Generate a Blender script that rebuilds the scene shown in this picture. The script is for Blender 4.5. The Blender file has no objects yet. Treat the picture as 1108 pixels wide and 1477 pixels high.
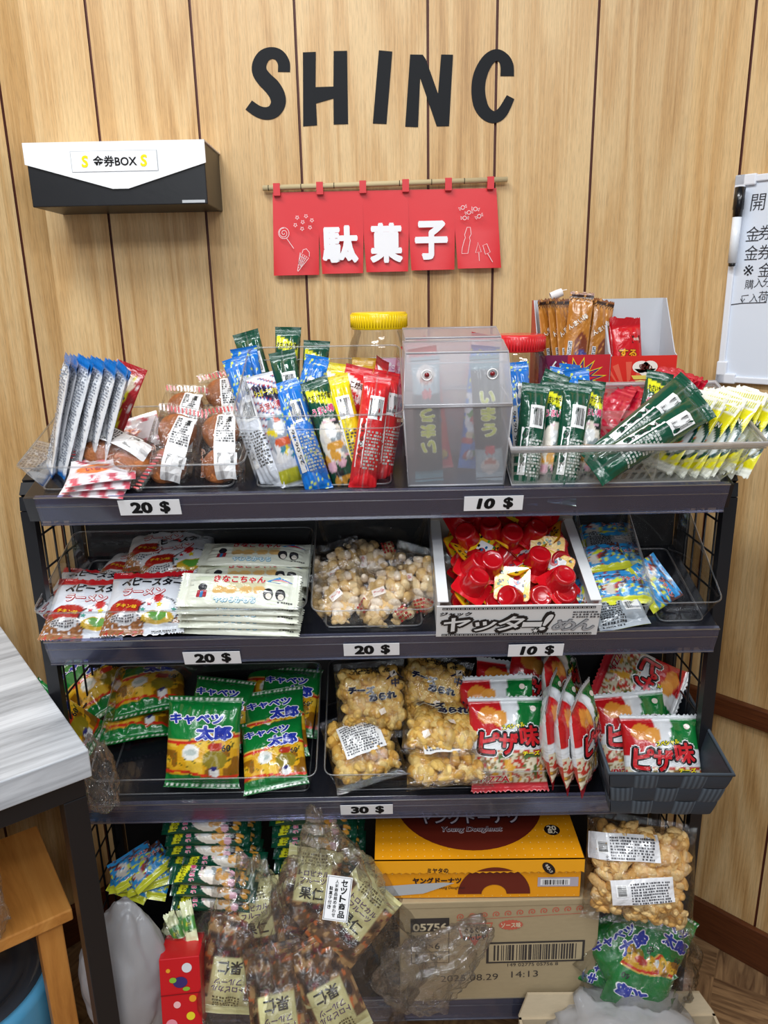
import bpy, bmesh, math, random
import numpy as np
from mathutils import Vector, Matrix, Euler
from mathutils.geometry import tessellate_polygon
R = math.radians
scene = bpy.context.scene
COL = scene.collection
random.seed(7)

# ------------------------------------------------------------------ camera, world, lights, exposure
F, CX, CY = 1100.0, 554.0, 738.5
CAM_Z, PITCH, ROLL = 1.25, 16.0, 1.15
cam_data = bpy.data.cameras.new('camera')
cam_data.sensor_fit = 'VERTICAL'; cam_data.sensor_height = 24.0
cam_data.lens = F/1477*24.0; cam_data.clip_start = .02
cam = bpy.data.objects.new('camera', cam_data); COL.objects.link(cam)
cam.matrix_world = (Matrix.Translation((0, 0, CAM_Z)) @ Matrix.Rotation(R(90-PITCH), 4, 'X')
                    @ Matrix.Rotation(R(-ROLL), 4, 'Z'))
scene.camera = cam
CM = cam.matrix_world.to_3x3()

world = bpy.data.worlds.new('room_light'); scene.world = world
world.use_nodes = True
world.node_tree.nodes['Background'].inputs[0].default_value = (.80, .88, 1.0, 1)
world.node_tree.nodes['Background'].inputs[1].default_value = .17

def area(name, loc, target, sx, sy, power, col=(1, 1, 1)):
    l = bpy.data.lights.new(name, 'AREA'); l.shape = 'RECTANGLE'
    l.size = sx; l.size_y = sy; l.energy = power; l.color = col
    o = bpy.data.objects.new(name, l); COL.objects.link(o)
    o.location = loc
    o.rotation_euler = (Vector(target)-Vector(loc)).to_track_quat('-Z', 'Y').to_euler()
    return o
area('overhead_lamp', (-.45, .25, 2.55), (-.40, .30, 0), 1.2, .14, 32, (.95, .98, 1))
area('overhead_lamp', (.9, -.7, 2.55), (.8, -.4, 0), 1.2, .14, 20, (.95, .98, 1))
area('overhead_lamp', (-.7, -1.1, 2.5), (-.2, .8, .4), 1.2, .12, 13, (.95, .98, 1))  # tube added behind the camera to give the clear bags highlights
area('overhead_lamp', (.5, -1.5, 2.5), (.2, .8, .4), 1.2, .12, 11, (.95, .98, 1))  # another added tube farther back, also for highlights on the film
area('front_fill', (-.3, -2.0, 1.4), (0, 1.2, .7), 1.2, .9, 8, (.93, .97, 1))  # added fill from behind the camera, for soft reflections and brighter fronts

scene.cycles.transparent_max_bounces = 40; scene.cycles.max_bounces = 14
vs = scene.view_settings
scene.display_settings.display_device = 'sRGB'
vs.view_transform = 'Standard'; vs.look = 'None'; vs.gamma = 1; vs.exposure = -0.08
vs.use_curve_mapping = False

# ------------------------------------------------------------------ measuring helpers
def ray(px, py):
    return (CM @ Vector(((px-CX)/F, -(py-CY)/F, -1.0))).normalized()
def at(px, py, Y):
    """world point at depth Y seen at pixel px, py"""
    d = ray(px, py); t = Y/d.y
    return Vector((0, 0, CAM_Z)) + d*t
def at_z(px, py, z):
    d = ray(px, py); t = (z-CAM_Z)/d.z
    return Vector((0, 0, CAM_Z)) + d*t
def ppm(p):
    """pixels per metre at world point p"""
    v = Vector(p)-Vector((0, 0, CAM_Z))
    return F/(-(CM.transposed() @ v).z)

# ------------------------------------------------------------------ colours
def c(h):
    h = h.lstrip('#'); v = [int(h[i:i+2], 16)/255 for i in (0, 2, 4)]
    return tuple((x/12.92 if x <= .04045 else ((x+.055)/1.055)**2.4) for x in v)
BLACK, WHITE = c('101013'), c('f2f2f2')

# ------------------------------------------------------------------ materials
def newmat(name):
    m = bpy.data.materials.new(name); m.use_nodes = True
    nt = m.node_tree; nt.nodes.clear()
    out = nt.nodes.new('ShaderNodeOutputMaterial')
    return m, nt, out
def N(nt, t, **kw):
    n = nt.nodes.new(t)
    for k, v in kw.items():
        if k in n.inputs: n.inputs[k].default_value = v
        else: setattr(n, k, v)
    return n
def L(nt, a, ao, b, bi): nt.links.new(a.outputs[ao], b.inputs[bi])
def tex_noise(nt, scale, detail=3, rough=.5, dist=0, vec=None, sc=(1, 1, 1)):
    tc = N(nt, 'ShaderNodeTexCoord'); mp = N(nt, 'ShaderNodeMapping'); mp.inputs['Scale'].default_value = sc
    n = N(nt, 'ShaderNodeTexNoise', Scale=scale, Detail=detail, Roughness=rough, Distortion=dist)
    L(nt, tc, 'Object', mp, 'Vector'); L(nt, mp, 'Vector', n, 'Vector')
    return n
def print_mat(name, rough=.35, metallic=0, coat=0, crinkle=0, cscale=60, spec=.5):
    """printed surface: the printed colours are the mesh's own colour attribute"""
    m, nt, out = newmat(name)
    a = N(nt, 'ShaderNodeAttribute', attribute_name='Col')
    b = N(nt, 'ShaderNodeBsdfPrincipled', Roughness=rough, Metallic=metallic)
    b.inputs['Coat Weight'].default_value = coat; b.inputs['Coat Roughness'].default_value = .12
    b.inputs['Specular IOR Level'].default_value = spec
    L(nt, a, 'Color', b, 'Base Color')
    if crinkle:
        n = tex_noise(nt, cscale, 4, .55, .8)
        bp = N(nt, 'ShaderNodeBump', Strength=crinkle, Distance=.004)
        L(nt, n, 'Fac', bp, 'Height'); L(nt, bp, 'Normal', b, 'Normal')
    L(nt, b, 'BSDF', out, 'Surface')
    return m
M_PAPER = print_mat('printed_paper', .7, spec=.25)
M_CARD = print_mat('printed_card', .38, crinkle=.06, cscale=25)
M_PACK = print_mat('printed_film', .20, coat=.6, crinkle=.65, cscale=38)
M_FOIL = print_mat('silver_foil', .26, metallic=.75, crinkle=.8, cscale=55)
M_FOOD = print_mat('baked_snack', .6, crinkle=.7, cscale=150)
M_PLAST = print_mat('solid_plastic', .25, coat=.3)
M_MATTE = print_mat('matte_paint', .55, crinkle=.05, cscale=80)
M_METAL = print_mat('black_metal', .38, spec=.5)

def clear_mat(name, tint=(1, 1, 1), base=.04, fres=.7, rough=.06, crinkle=0, cscale=30, body=0, bodycol=(.8, .82, .85)):
    """thin clear plastic: see-through sheet with a fresnel gloss, optional milky body"""
    m, nt, out = newmat(name)
    tr = N(nt, 'ShaderNodeBsdfTransparent', Color=(*tint, 1))
    gl = N(nt, 'ShaderNodeBsdfGlossy', Roughness=rough)
    lw = N(nt, 'ShaderNodeLayerWeight', Blend=.25)
    mr = N(nt, 'ShaderNodeMapRange'); mr.inputs['To Min'].default_value = base; mr.inputs['To Max'].default_value = fres
    mx = N(nt, 'ShaderNodeMixShader')
    if crinkle:
        n = tex_noise(nt, cscale, 5, .6, 1.2)
        bp = N(nt, 'ShaderNodeBump', Strength=crinkle, Distance=.012)
        L(nt, n, 'Fac', bp, 'Height'); L(nt, bp, 'Normal', gl, 'Normal'); L(nt, bp, 'Normal', lw, 'Normal')
    L(nt, lw, 'Fresnel', mr, 'Value'); L(nt, mr, 'Result', mx, 'Fac')
    under = tr
    if body:
        df = N(nt, 'ShaderNodeBsdfDiffuse', Color=(*bodycol, 1)); tl = N(nt, 'ShaderNodeBsdfTranslucent', Color=(*bodycol, 1))
        m2 = N(nt, 'ShaderNodeMixShader', Fac=.5); L(nt, df, 0, m2, 1); L(nt, tl, 0, m2, 2)
        m3 = N(nt, 'ShaderNodeMixShader', Fac=body); L(nt, tr, 0, m3, 1); L(nt, m2, 0, m3, 2); under = m3
    L(nt, under, 0, mx, 1); L(nt, gl, 0, mx, 2); L(nt, mx, 0, out, 'Surface')
    return m
M_CLEAR = clear_mat('clear_acrylic', (.93, .94, .95), .03, .55, .05)
M_EDGE = clear_mat('clear_acrylic_edge', (.84, .86, .88), .08, .45, .28, body=.07)
M_FILM = clear_mat('clear_film', (.99, .99, .99), .07, .7, .08, crinkle=1.0, cscale=22)
M_POLY = clear_mat('crumpled_polybag', (1, 1, 1), .10, .6, .07, crinkle=1.0, cscale=13, body=.02, bodycol=(.9, .91, .93))
M_FROST = clear_mat('frosted_plastic', (.95, .95, .97), .05, .5, .3, body=.42, bodycol=(.80, .80, .85))
M_FROSTEDGE = clear_mat('frosted_plastic_edge', (.9, .9, .92), .1, .5, .3, body=.6, bodycol=(.80, .80, .84))
M_BASKET = clear_mat('milky_plastic', (.97, .98, .97), .04, .4, .25, body=.27, bodycol=(.82, .85, .82))
M_RAIL = clear_mat('price_rail_plastic', (.66, .70, .90), .07, .6, .10, body=.26, bodycol=(.24, .25, .36))
M_RED_T = print_mat('red_cup_plastic', .16, coat=.6)

# ------------------------------------------------------------------ 2D text outlines to meshes
_tc = {}; _tk = {}
def text2d(s, bold=0.0, maxlen=.25, shear=0.0):
    k = (s, bold, maxlen, shear)
    if k in _tc: return _tc[k]
    cu = bpy.data.curves.new('t', 'FONT'); cu.body = s; cu.size = 1; cu.offset = min(bold, .012)
    cu.resolution_u = 3; cu.shear = shear; cu.align_x = 'CENTER'
    ob = bpy.data.objects.new('t', cu); COL.objects.link(ob)
    dg = bpy.context.evaluated_depsgraph_get()
    me = bpy.data.meshes.new_from_object(ob.evaluated_get(dg))
    bm = bmesh.new(); bm.from_mesh(me)
    bmesh.ops.triangulate(bm, faces=bm.faces)
    for _ in range(3):
        es = [e for e in bm.edges if e.calc_length() > maxlen]
        if not es: break
        bmesh.ops.subdivide_edges(bm, edges=es, cuts=1)
        bmesh.ops.triangulate(bm, faces=bm.faces)
    bm.verts.index_update()
    v = np.array([(p.co.x, p.co.y) for p in bm.verts]) if len(bm.verts) else np.zeros((0, 2))
    f = [[q.index for q in fc.verts] for fc in bm.faces]
    f = [q if ((v[q[1]][0]-v[q[0]][0])*(v[q[2]][1]-v[q[0]][1])-(v[q[1]][1]-v[q[0]][1])*(v[q[2]][0]-v[q[0]][0])) > 0 else q[::-1] for q in f]
    if bold > .012 and len(v):
        r = (bold-.008)*.8; nn = 8 if bold > .05 else 6; v0, f0, k0 = v, f, len(v)
        sh = [(0, 0)]+[(r*math.cos(2*math.pi*i/nn), r*math.sin(2*math.pi*i/nn)) for i in range(nn)]
        v = np.concatenate([v0+np.array(q) for q in sh]); f = [[a+i*k0 for a in q] for i in range(len(sh)) for q in f0]; _tk[k] = k0
    bm.free(); COL.objects.unlink(ob); bpy.data.objects.remove(ob); bpy.data.curves.remove(cu); bpy.data.meshes.remove(me)
    if len(v):
        lo, hi = v.min(0), v.max(0)
        v = v-(lo+hi)/2
        ext = hi-lo
    else: ext = np.array((1, 1))
    _tc[k] = (v, f, ext); return _tc[k]

# ------------------------------------------------------------------ mesh builder
class MB:
    def __init__(s): s.v = []; s.f = []; s.m = []; s.c = []; s.n = 0; s.sm = []
    def add(s, v, f, col=WHITE, mat=0, smooth=False):
        v = np.asarray(v, float).reshape(-1, 3); k = len(v)
        cc = np.asarray(col, float)
        if cc.ndim == 1: cc = np.repeat(cc[None, :3], k, 0)
        s.v.append(v); s.c.append(cc[:, :3])
        s.f += [[i+s.n for i in q] for q in f]; s.m += [mat]*len(f); s.sm += [smooth]*len(f); s.n += k
        return s
    def box(s, lo, hi, col=WHITE, mat=0, X=None, bevel=0):
        bm = bmesh.new(); bmesh.ops.create_cube(bm, size=1)
        lo, hi = Vector(lo), Vector(hi); d = hi-lo
        for v in bm.verts: v.co = Vector((v.co.x*d.x, v.co.y*d.y, v.co.z*d.z))+(lo+hi)/2
        if bevel: bmesh.ops.bevel(bm, geom=bm.edges[:], offset=bevel, segments=2, affect='EDGES', profile=.5)
        bm.normal_update(); bm.verts.index_update()
        v = [(X @ q.co if X else q.co)[:] for q in bm.verts]; f = [[q.index for q in fc.verts] for fc in bm.faces]
        bm.free(); return s.add(v, f, col, mat)
    def quad(s, a, b, c_, d, col=WHITE, mat=0): return s.add([a, b, c_, d], [(0, 1, 2, 3)], col, mat)
    def tube(s, pts, r, col=BLACK, mat=0, n=8, closed=False, cap=True):
        pts = [Vector(p) for p in pts]; k = len(pts); V = []; 
        up = None
        for i, p in enumerate(pts):
            a = pts[(i-1) % k] if (closed or i > 0) else p; b = pts[(i+1) % k] if (closed or i < k-1) else p
            t = (b-a); t = t.normalized() if t.length > 1e-9 else Vector((0, 0, 1))
            if up is None: up = Vector((0, 0, 1)) if abs(t.z) < .9 else Vector((1, 0, 0))
            x = t.cross(up); x = x.normalized() if x.length > 1e-6 else Vector((1, 0, 0)); y = x.cross(t).normalized(); up = y
            rr = r[i] if hasattr(r, '__len__') else r
            V += [(p+x*math.cos(2*math.pi*j/n)*rr+y*math.sin(2*math.pi*j/n)*rr)[:] for j in range(n)]
        Fc = []
        for i in range(k if closed else k-1):
            i2 = (i+1) % k
            Fc += [(i*n+j, i*n+(j+1) % n, i2*n+(j+1) % n, i2*n+j) for j in range(n)]
        if cap and not closed: Fc += [tuple(range(n))[::-1], tuple((k-1)*n+j for j in range(n))]
        return s.add(V, Fc, col, mat, True)
    def lathe(s, prof, col=WHITE, mat=0, n=32, X=None, cap0=True, cap1=True, squash=0):
        V = []
        for (r, z) in prof:
            for j in range(n):
                a = 2*math.pi*j/n
                cx_, sx_ = math.cos(a), math.sin(a)
                if squash:
                    e = squash; cx_ = math.copysign(abs(cx_)**e, cx_); sx_ = math.copysign(abs(sx_)**e, sx_)
                V.append(Vector((r*cx_, r*sx_, z)))
        k = len(prof)
        Fc = [(i*n+j, i*n+(j+1) % n, (i+1)*n+(j+1) % n, (i+1)*n+j) for i in range(k-1) for j in range(n)]
        if cap0: Fc.append(tuple(range(n))[::-1])
        if cap1: Fc.append(tuple((k-1)*n+j for j in range(n)))
        if X: V = [X @ v for v in V]
        return s.add([v[:] for v in V], Fc, col, mat, True)
    # flat things on a surface map S(xy, eps)
    def text(s, S, t, cx, cy, w=None, h=None, col=BLACK, rot=0, bold=0, eps=.0004, mat=0, maxlen=.25, shear=0, aspect=1):
        v, f, ext = text2d(t, bold, maxlen, shear)
        if not len(v): return s
        if w is None: k = h/ext[1]; sc = np.array((k*aspect, k))
        elif h is None: k = w/ext[0]; sc = np.array((k, k))
        else: sc = np.array((w/ext[0], h/ext[1]))
        p = v*sc; a = R(rot); ca, sa = math.cos(a), math.sin(a)
        q = np.stack((p[:, 0]*ca-p[:, 1]*sa+cx, p[:, 0]*sa+p[:, 1]*ca+cy), 1)
        k0 = _tk.get((t, bold, maxlen, shear))
        if not k0: return s.add(S(q, eps), f, col, mat)
        return s.add(np.concatenate([S(q[i:i+k0], eps+(i//k0)*1.2e-5) for i in range(0, len(q), k0)]), f, col, mat)
    def otext(s, S, t, cx, cy, w=None, h=None, col=BLACK, out=WHITE, rot=0, bold=.02, ow=.05, eps=.0004, shear=0, mat=0):
        s.text(S, t, cx, cy, w and w*(1+0), h, out, rot, bold+ow, eps, mat, shear=shear)
        # same scale for the inner letters
        v0, _, e0 = text2d(t, bold+ow, .25, shear); v1, _, e1 = text2d(t, bold, .25, shear)
        s.text(S, t, cx, cy, (w*e1[0]/e0[0]) if w else None, (h*e1[1]/e0[1]) if h else None, col, rot, bold, eps*2, mat, shear=shear)
        return s
    def poly(s, S, pts, col=BLACK, eps=.0004, mat=0):
        pts = [tuple(p) for p in pts]
        ar = sum(pts[i][0]*pts[(i+1) % len(pts)][1]-pts[(i+1) % len(pts)][0]*pts[i][1] for i in range(len(pts)))
        if ar < 0: pts = pts[::-1]
        tri = tessellate_polygon([[Vector((x, y, 0)) for x, y in pts]])
        P = np.array(pts); F2 = []
        for t in tri:
            a, b, d = P[list(t)]
            F2.append(t if (b[0]-a[0])*(d[1]-a[1])-(b[1]-a[1])*(d[0]-a[0]) > 0 else t[::-1])
        return s.add(S(P, eps), F2, col, mat)
    def rect(s, S, x, y, w, h, col=BLACK, eps=.0004, rot=0, mat=0, nx=1, ny=1):
        xs = np.linspace(-w/2, w/2, nx+1); ys = np.linspace(-h/2, h/2, ny+1)
        g = np.array([(a, b) for b in ys for a in xs]); a = R(rot)
        q = np.stack((g[:, 0]*math.cos(a)-g[:, 1]*math.sin(a)+x, g[:, 0]*math.sin(a)+g[:, 1]*math.cos(a)+y), 1)
        f = [(j*(nx+1)+i, j*(nx+1)+i+1, (j+1)*(nx+1)+i+1, (j+1)*(nx+1)+i) for j in range(ny) for i in range(nx)]
        return s.add(S(q, eps), f, col, mat)
    def ell(s, S, x, y, rx, ry, col=BLACK, eps=.0004, n=20, mat=0, rot=0):
        a = R(rot)
        return s.poly(S, [(x+rx*math.cos(t)*math.cos(a)-ry*math.sin(t)*math.sin(a), y+rx*math.cos(t)*math.sin(a)+ry*math.sin(t)*math.cos(a)) for t in np.linspace(0, 2*math.pi, n, endpoint=False)], col, eps, mat)
    def line(s, S, pts, w, col=BLACK, eps=.0004, closed=False, mat=0):
        P = [np.array(p, float) for p in pts]; k = len(P); Lf = []; Rt = []
        for i in range(k):
            a = P[(i-1) % k] if (closed or i > 0) else P[i]; b = P[(i+1) % k] if (closed or i < k-1) else P[i]
            t = b-a; t = t/(np.linalg.norm(t)+1e-9); nn = np.array((-t[1], t[0]))*w/2
            Lf.append(P[i]+nn); Rt.append(P[i]-nn)
        V = np.array(Lf+Rt); f = [(i, k+i, k+(i+1) % k, (i+1) % k) for i in range(k if closed else k-1)]
        return s.add(S(V, eps), f, col, mat)
    def star(s, S, x, y, r, col=WHITE, eps=.0004, n=5, inner=.45, rot=90):
        return s.poly(S, [(x+r*(1 if i % 2 == 0 else inner)*math.cos(R(rot+i*180/n)), y+r*(1 if i % 2 == 0 else inner)*math.sin(R(rot+i*180/n))) for i in range(2*n)], col, eps)
    def barcode(s, S, x, y, w, h, rot=0, eps=.0004, bg=WHITE, seed=1, col=BLACK):
        rg = random.Random(seed); a = R(rot); u = (math.cos(a), math.sin(a)); o = -.42*w
        s.rect(S, x, y, w, h, bg, eps, rot, nx=3, ny=2)
        while o < .42*w:
            b = w*.012*rg.choice((1, 1, 2, 3)); s.rect(S, x+u[0]*o, y+u[1]*o, b, h*.75, col, eps*1.6, rot); o += b+w*.012*rg.choice((1, 1.5, 2.5))
        return s
    def fine(s, S, x, y, w, h, rows, col=c('555555'), rot=0, eps=.0004, seed=3, fill=.8):
        """small print too small to read: rows of short strokes"""
        rg = random.Random(seed); a = R(rot); ca, sa = math.cos(a), math.sin(a); rh = h/rows
        V = []; Fc = []
        for i in range(rows):
            yy = -h/2+(i+.5)*rh; o = -w/2
            while o < w/2*fill+rg.random()*w*.05:
                lw_ = rh*rg.uniform(.3, .9); hh = rh*rg.uniform(.25, .35); k = len(V)
                for dx, dy in ((0, -hh), (lw_, -hh), (lw_, hh), (0, hh)):
                    px_, py_ = o+dx, yy+dy; V.append((px_*ca-py_*sa+x, px_*sa+py_*ca+y))
                Fc.append((k, k+1, k+2, k+3)); o += lw_+rh*rg.choice((.18, .22, .6))
        if V: s.add(S(np.array(V), eps), Fc, col)
        return s
    def mesh(s, name, mats):
        me = bpy.data.meshes.new(name)
        V = np.concatenate(s.v); me.from_pydata(V.tolist(), [], s.f)
        for m in (mats if isinstance(mats, (list, tuple)) else [mats]): me.materials.append(m)
        me.polygons.foreach_set('material_index', s.m); me.polygons.foreach_set('use_smooth', s.sm)
        ca = me.color_attributes.new('Col', 'FLOAT_COLOR', 'POINT')
        cc = np.concatenate(s.c); ca.data.foreach_set('color', np.concatenate((cc, np.ones((len(cc), 1))), 1).ravel())
        me.update(); return me
    def build(s, name, mats, parent=None, X=None, **kw):
        return link(name, s.mesh(name, mats), parent, X, **kw)

def link(name, me, parent=None, X=None, label=None, cat=None, group=None, kind=None):
    o = bpy.data.objects.new(name, me); COL.objects.link(o)
    if X is not None: o.matrix_local = X
    if parent is not None: o.parent = parent
    if label: o['label'] = label
    if cat: o['category'] = cat
    if group: o['group'] = group
    if kind: o['kind'] = kind
    return o
def thing(name, label, cat, X=None, group=None): return link(name, None, None, X, label, cat, group)
def dup(root, X, label=None, group=None, parent=None):
    r = root.copy(); COL.objects.link(r); r.matrix_local = X
    if label: r['label'] = label
    if group: r['group'] = group
    for ch in list(root.children):
        d = ch.copy(); COL.objects.link(d); d.parent = r
        for g in ch.children: e = g.copy(); COL.objects.link(e); e.parent = d
    return r
def plane(o=(0, 0, 0), ux=(1, 0, 0), uy=(0, 1, 0)):
    o, ux, uy = np.array(o, float), np.array(ux, float), np.array(uy, float); n = np.cross(ux, uy); n /= np.linalg.norm(n)
    return lambda q, e: o+q[:, :1]*ux+q[:, 1:2]*uy+n*e
def T(x, y, z): return Matrix.Translation((x, y, z))
def RX(a): return Matrix.Rotation(R(a), 4, 'X')
def RY(a): return Matrix.Rotation(R(a), 4, 'Y')
def RZ(a): return Matrix.Rotation(R(a), 4, 'Z')
def pose(px, py, Y, lean=68, roll=0, yaw=0, s=1, tip=0):
    """stand a flat thing (XY, front +Z) at a measured spot: lean 90 = upright facing the viewer"""
    if abs(tip) > 90: roll = -roll
    return Matrix.Translation(at(px, py, Y)) @ RZ(yaw) @ RX(lean) @ RY(tip) @ RZ(roll) @ Matrix.Scale(s, 4)
def stand(k, px, pyb, h, lean=68, roll=0, yaw=0, tip=0, lift=.003, s=1, vx=None):
    """rest the bottom edge of a pack of height h on shelf k where pixel px, pyb meets it"""
    if abs(tip) > 90: roll = -roll
    return Matrix.Translation(on(k, px, pyb, .003)+shelf_X(k).to_3x3() @ Vector((0, 0, lift-.003))) @ RZ(yaw) @ RX(lean) @ RY(tip) @ RZ(roll) @ Matrix.Scale(s, 4) @ T(0, h/2, 0)
def hashn(x, y, seed=0):
    v = np.sin(x*127.1+y*311.7+seed*74.7)*43758.5453; return v-np.floor(v)
def vnoise(x, y, seed=0):
    xi, yi = np.floor(x), np.floor(y); xf, yf = x-xi, y-yi; xf = xf*xf*(3-2*xf); yf = yf*yf*(3-2*yf)
    return (hashn(xi, yi, seed)*(1-xf)+hashn(xi+1, yi, seed)*xf)*(1-yf)+(hashn(xi, yi+1, seed)*(1-xf)+hashn(xi+1, yi+1, seed)*xf)*yf
# ------------------------------------------------------------------ the room
YW, XL, XR = 1.35, -.549, .505          # back wall, its left and right corners; side walls splay at 45 degrees
def wood_wall_mat():
    m, nt, out = newmat('oak_panelling')
    tc = N(nt, 'ShaderNodeTexCoord'); a = N(nt, 'ShaderNodeAttribute', attribute_name='Col')
    sep = N(nt, 'ShaderNodeSeparateColor'); L(nt, a, 'Color', sep, 'Color')
    cmb = N(nt, 'ShaderNodeCombineXYZ')
    mul = N(nt, 'ShaderNodeMath', operation='MULTIPLY'); mul.inputs[1].default_value = 37.0
    L(nt, sep, 'Red', mul, 0); L(nt, mul, 0, cmb, 'X'); L(nt, mul, 0, cmb, 'Z')
    add = N(nt, 'ShaderNodeVectorMath', operation='ADD'); L(nt, tc, 'Object', add, 0); L(nt, cmb, 'Vector', add, 1)
    def nz(sc, scale, det, dist=0, rough=.5):
        mp = N(nt, 'ShaderNodeMapping'); mp.inputs['Scale'].default_value = sc
        n = N(nt, 'ShaderNodeTexNoise', Scale=scale, Detail=det, Distortion=dist, Roughness=rough)
        L(nt, add, 0, mp, 'Vector'); L(nt, mp, 'Vector', n, 'Vector'); return n
    cath = nz((1, 1, .07), 7, 2, .2)                      # broad cathedral figure
    wv = N(nt, 'ShaderNodeMath', operation='MULTIPLY'); wv.inputs[1].default_value = 75.0; L(nt, cath, 'Fac', wv, 0)
    sn = N(nt, 'ShaderNodeMath', operation='SINE'); L(nt, wv, 0, sn, 0)
    fine = nz((1, 1, .012), 260, 4, 0, .6)
    pore = nz((1, 1, .04), 900, 2, 0, .7)
    big = nz((1, 1, .25), 4, 2)
    r1 = N(nt, 'ShaderNodeMapRange'); r1.inputs['From Min'].default_value = -1; r1.inputs['To Max'].default_value = .27
    L(nt, sn, 0, r1, 'Value')
    s1 = N(nt, 'ShaderNodeMath', operation='MULTIPLY_ADD'); s1.inputs[1].default_value = .75; L(nt, fine, 'Fac', s1, 0); L(nt, r1, 'Result', s1, 2)
    s2 = N(nt, 'ShaderNodeMath', operation='MULTIPLY_ADD'); s2.inputs[1].default_value = .5; L(nt, big, 'Fac', s2, 0); L(nt, s1, 0, s2, 2)
    cr = N(nt, 'ShaderNodeValToRGB'); L(nt, s2, 0, cr, 'Fac')
    e = cr.color_ramp.elements; e[0].position = .36; e[0].color = (*c('a97e49'), 1); e[1].position = .92; e[1].color = (*c('e2c08c'), 1)
    e2 = cr.color_ramp.elements.new(.62); e2.color = (*c('d0a66e'), 1)
    pm = N(nt, 'ShaderNodeMapRange'); pm.inputs['From Min'].default_value = .3; pm.inputs['From Max'].default_value = .55; pm.inputs['To Min'].default_value = .74
    L(nt, pore, 'Fac', pm, 'Value')
    tone = N(nt, 'ShaderNodeMath', operation='MULTIPLY'); L(nt, pm, 'Result', tone, 0); L(nt, sep, 'Green', tone, 1)
    mx = N(nt, 'ShaderNodeMix', data_type='RGBA', blend_type='MULTIPLY'); mx.inputs[0].default_value = 1
    L(nt, cr, 'Color', mx, 6); L(nt, tone, 0, mx, 7)
    b = N(nt, 'ShaderNodeBsdfPrincipled', Roughness=.42); L(nt, mx, 2, b, 'Base Color')
    bp = N(nt, 'ShaderNodeBump', Strength=.12, Distance=.001); L(nt, fine, 'Fac', bp, 'Height'); L(nt, bp, 'Normal', b, 'Normal')
    L(nt, b, 'BSDF', out, 'Surface'); return m
M_WALL = wood_wall_mat()
GROOVE = c('5e2c1c')
def panel_wall(name, p0, p1, cuts, hair=(), z0=0, z1=2.6):
    """boards between p0 and p1 (ground points) with recessed grooves at the cut distances"""
    p0, p1 = Vector((*p0, 0)), Vector((*p1, 0)); ln = (p1-p0).length; u = (p1-p0).normalized(); n = Vector((u.y, -u.x, 0))
    mb = MB(); rg = random.Random(name); g = .0021; d = .004
    edges = [0]+sorted(cuts)+[ln]
    P = lambda s, q, z: (p0+u*s+n*q+Vector((0, 0, z)))[:]
    for i in range(len(edges)-1):
        a = edges[i]+(g if i else 0); b = edges[i+1]-(g if i < len(edges)-2 else 0)
        subs = [a]+[h for h in hair if a < h < b]+[b]
        for j in range(len(subs)-1):
            a2 = subs[j]+(.0006 if j else 0); b2 = subs[j+1]
            col = (rg.random(), rg.uniform(.93, 1.04), 0)
            mb.quad(P(a2, 0, z0), P(b2, 0, z0), P(b2, 0, z1), P(a2, 0, z1), col, 0)
        if i < len(edges)-2:
            mb.quad(P(b, 0, z0), P(b, -d, z0), P(b, -d, z1), P(b, 0, z1), GROOVE, 1)
            mb.quad(P(b+2*g, -d, z0), P(b+2*g, 0, z0), P(b+2*g, 0, z1), P(b+2*g, -d, z1), GROOVE, 1)
    mb.quad(P(0, -d, z0), P(ln, -d, z0), P(ln, -d, z1), P(0, -d, z1), GROOVE, 1)
    mb.quad(P(0, -.05, z0), P(ln, -.05, z0), P(ln, -.05, z1), P(0, -.05, z1), GROOVE, 1)
    return mb.build(name, [M_WALL, M_MATTE], kind='structure')
def wall_u(px, py): return at(px, py, YW).x-XL
cuts = [wall_u(x, 0) for x in (122, 273, 424, 617, 718, 865)]
panel_wall('wall_back', (XL, YW), (XR, YW), cuts)
def side_hit(px, py, sgn):
    """distance along the splayed side wall from its corner"""
    d = ray(px, py); x0 = XR if sgn > 0 else XL
    t = (x0*sgn+YW)/(d.x*sgn+d.y)
    return (d*t).x*sgn*math.sqrt(2)-x0*sgn*math.sqrt(2), CAM_Z+d.z*t
D45 = .70711
s1 = side_hit(1092, 0, 1)[0]
panel_wall('wall_right', (XR, YW), (XR+1.3*D45, YW-1.3*D45), [s1, s1+.17, s1+.36, s1+.55, s1+.75, s1+.9])
s2 = side_hit(20, 270, -1)[0]
panel_wall('wall_left', (XL-1.3*D45, YW-1.3*D45), (XL, YW), [1.3-s2, 1.3-s2-.18, 1.3-s2-.36, 1.3-s2-.6, 1.3-s2-.8])
def strip(name, p0, p1, z0, z1, th, col):
    p0, p1 = Vector((*p0, 0)), Vector((*p1, 0)); u = (p1-p0).normalized(); n = Vector((u.y, -u.x, 0)); mb = MB()
    X = Matrix.Translation(p0) @ Matrix(((u.x, n.x, 0, 0), (u.y, n.y, 0, 0), (0, 0, 1, 0), (0, 0, 0, 1)))
    mb.box((0, .0003, z0), ((p1-p0).length, th, z1), WHITE, 0, X, .002)
    return mb.build(name, M_DARKWOOD, kind='structure')
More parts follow.
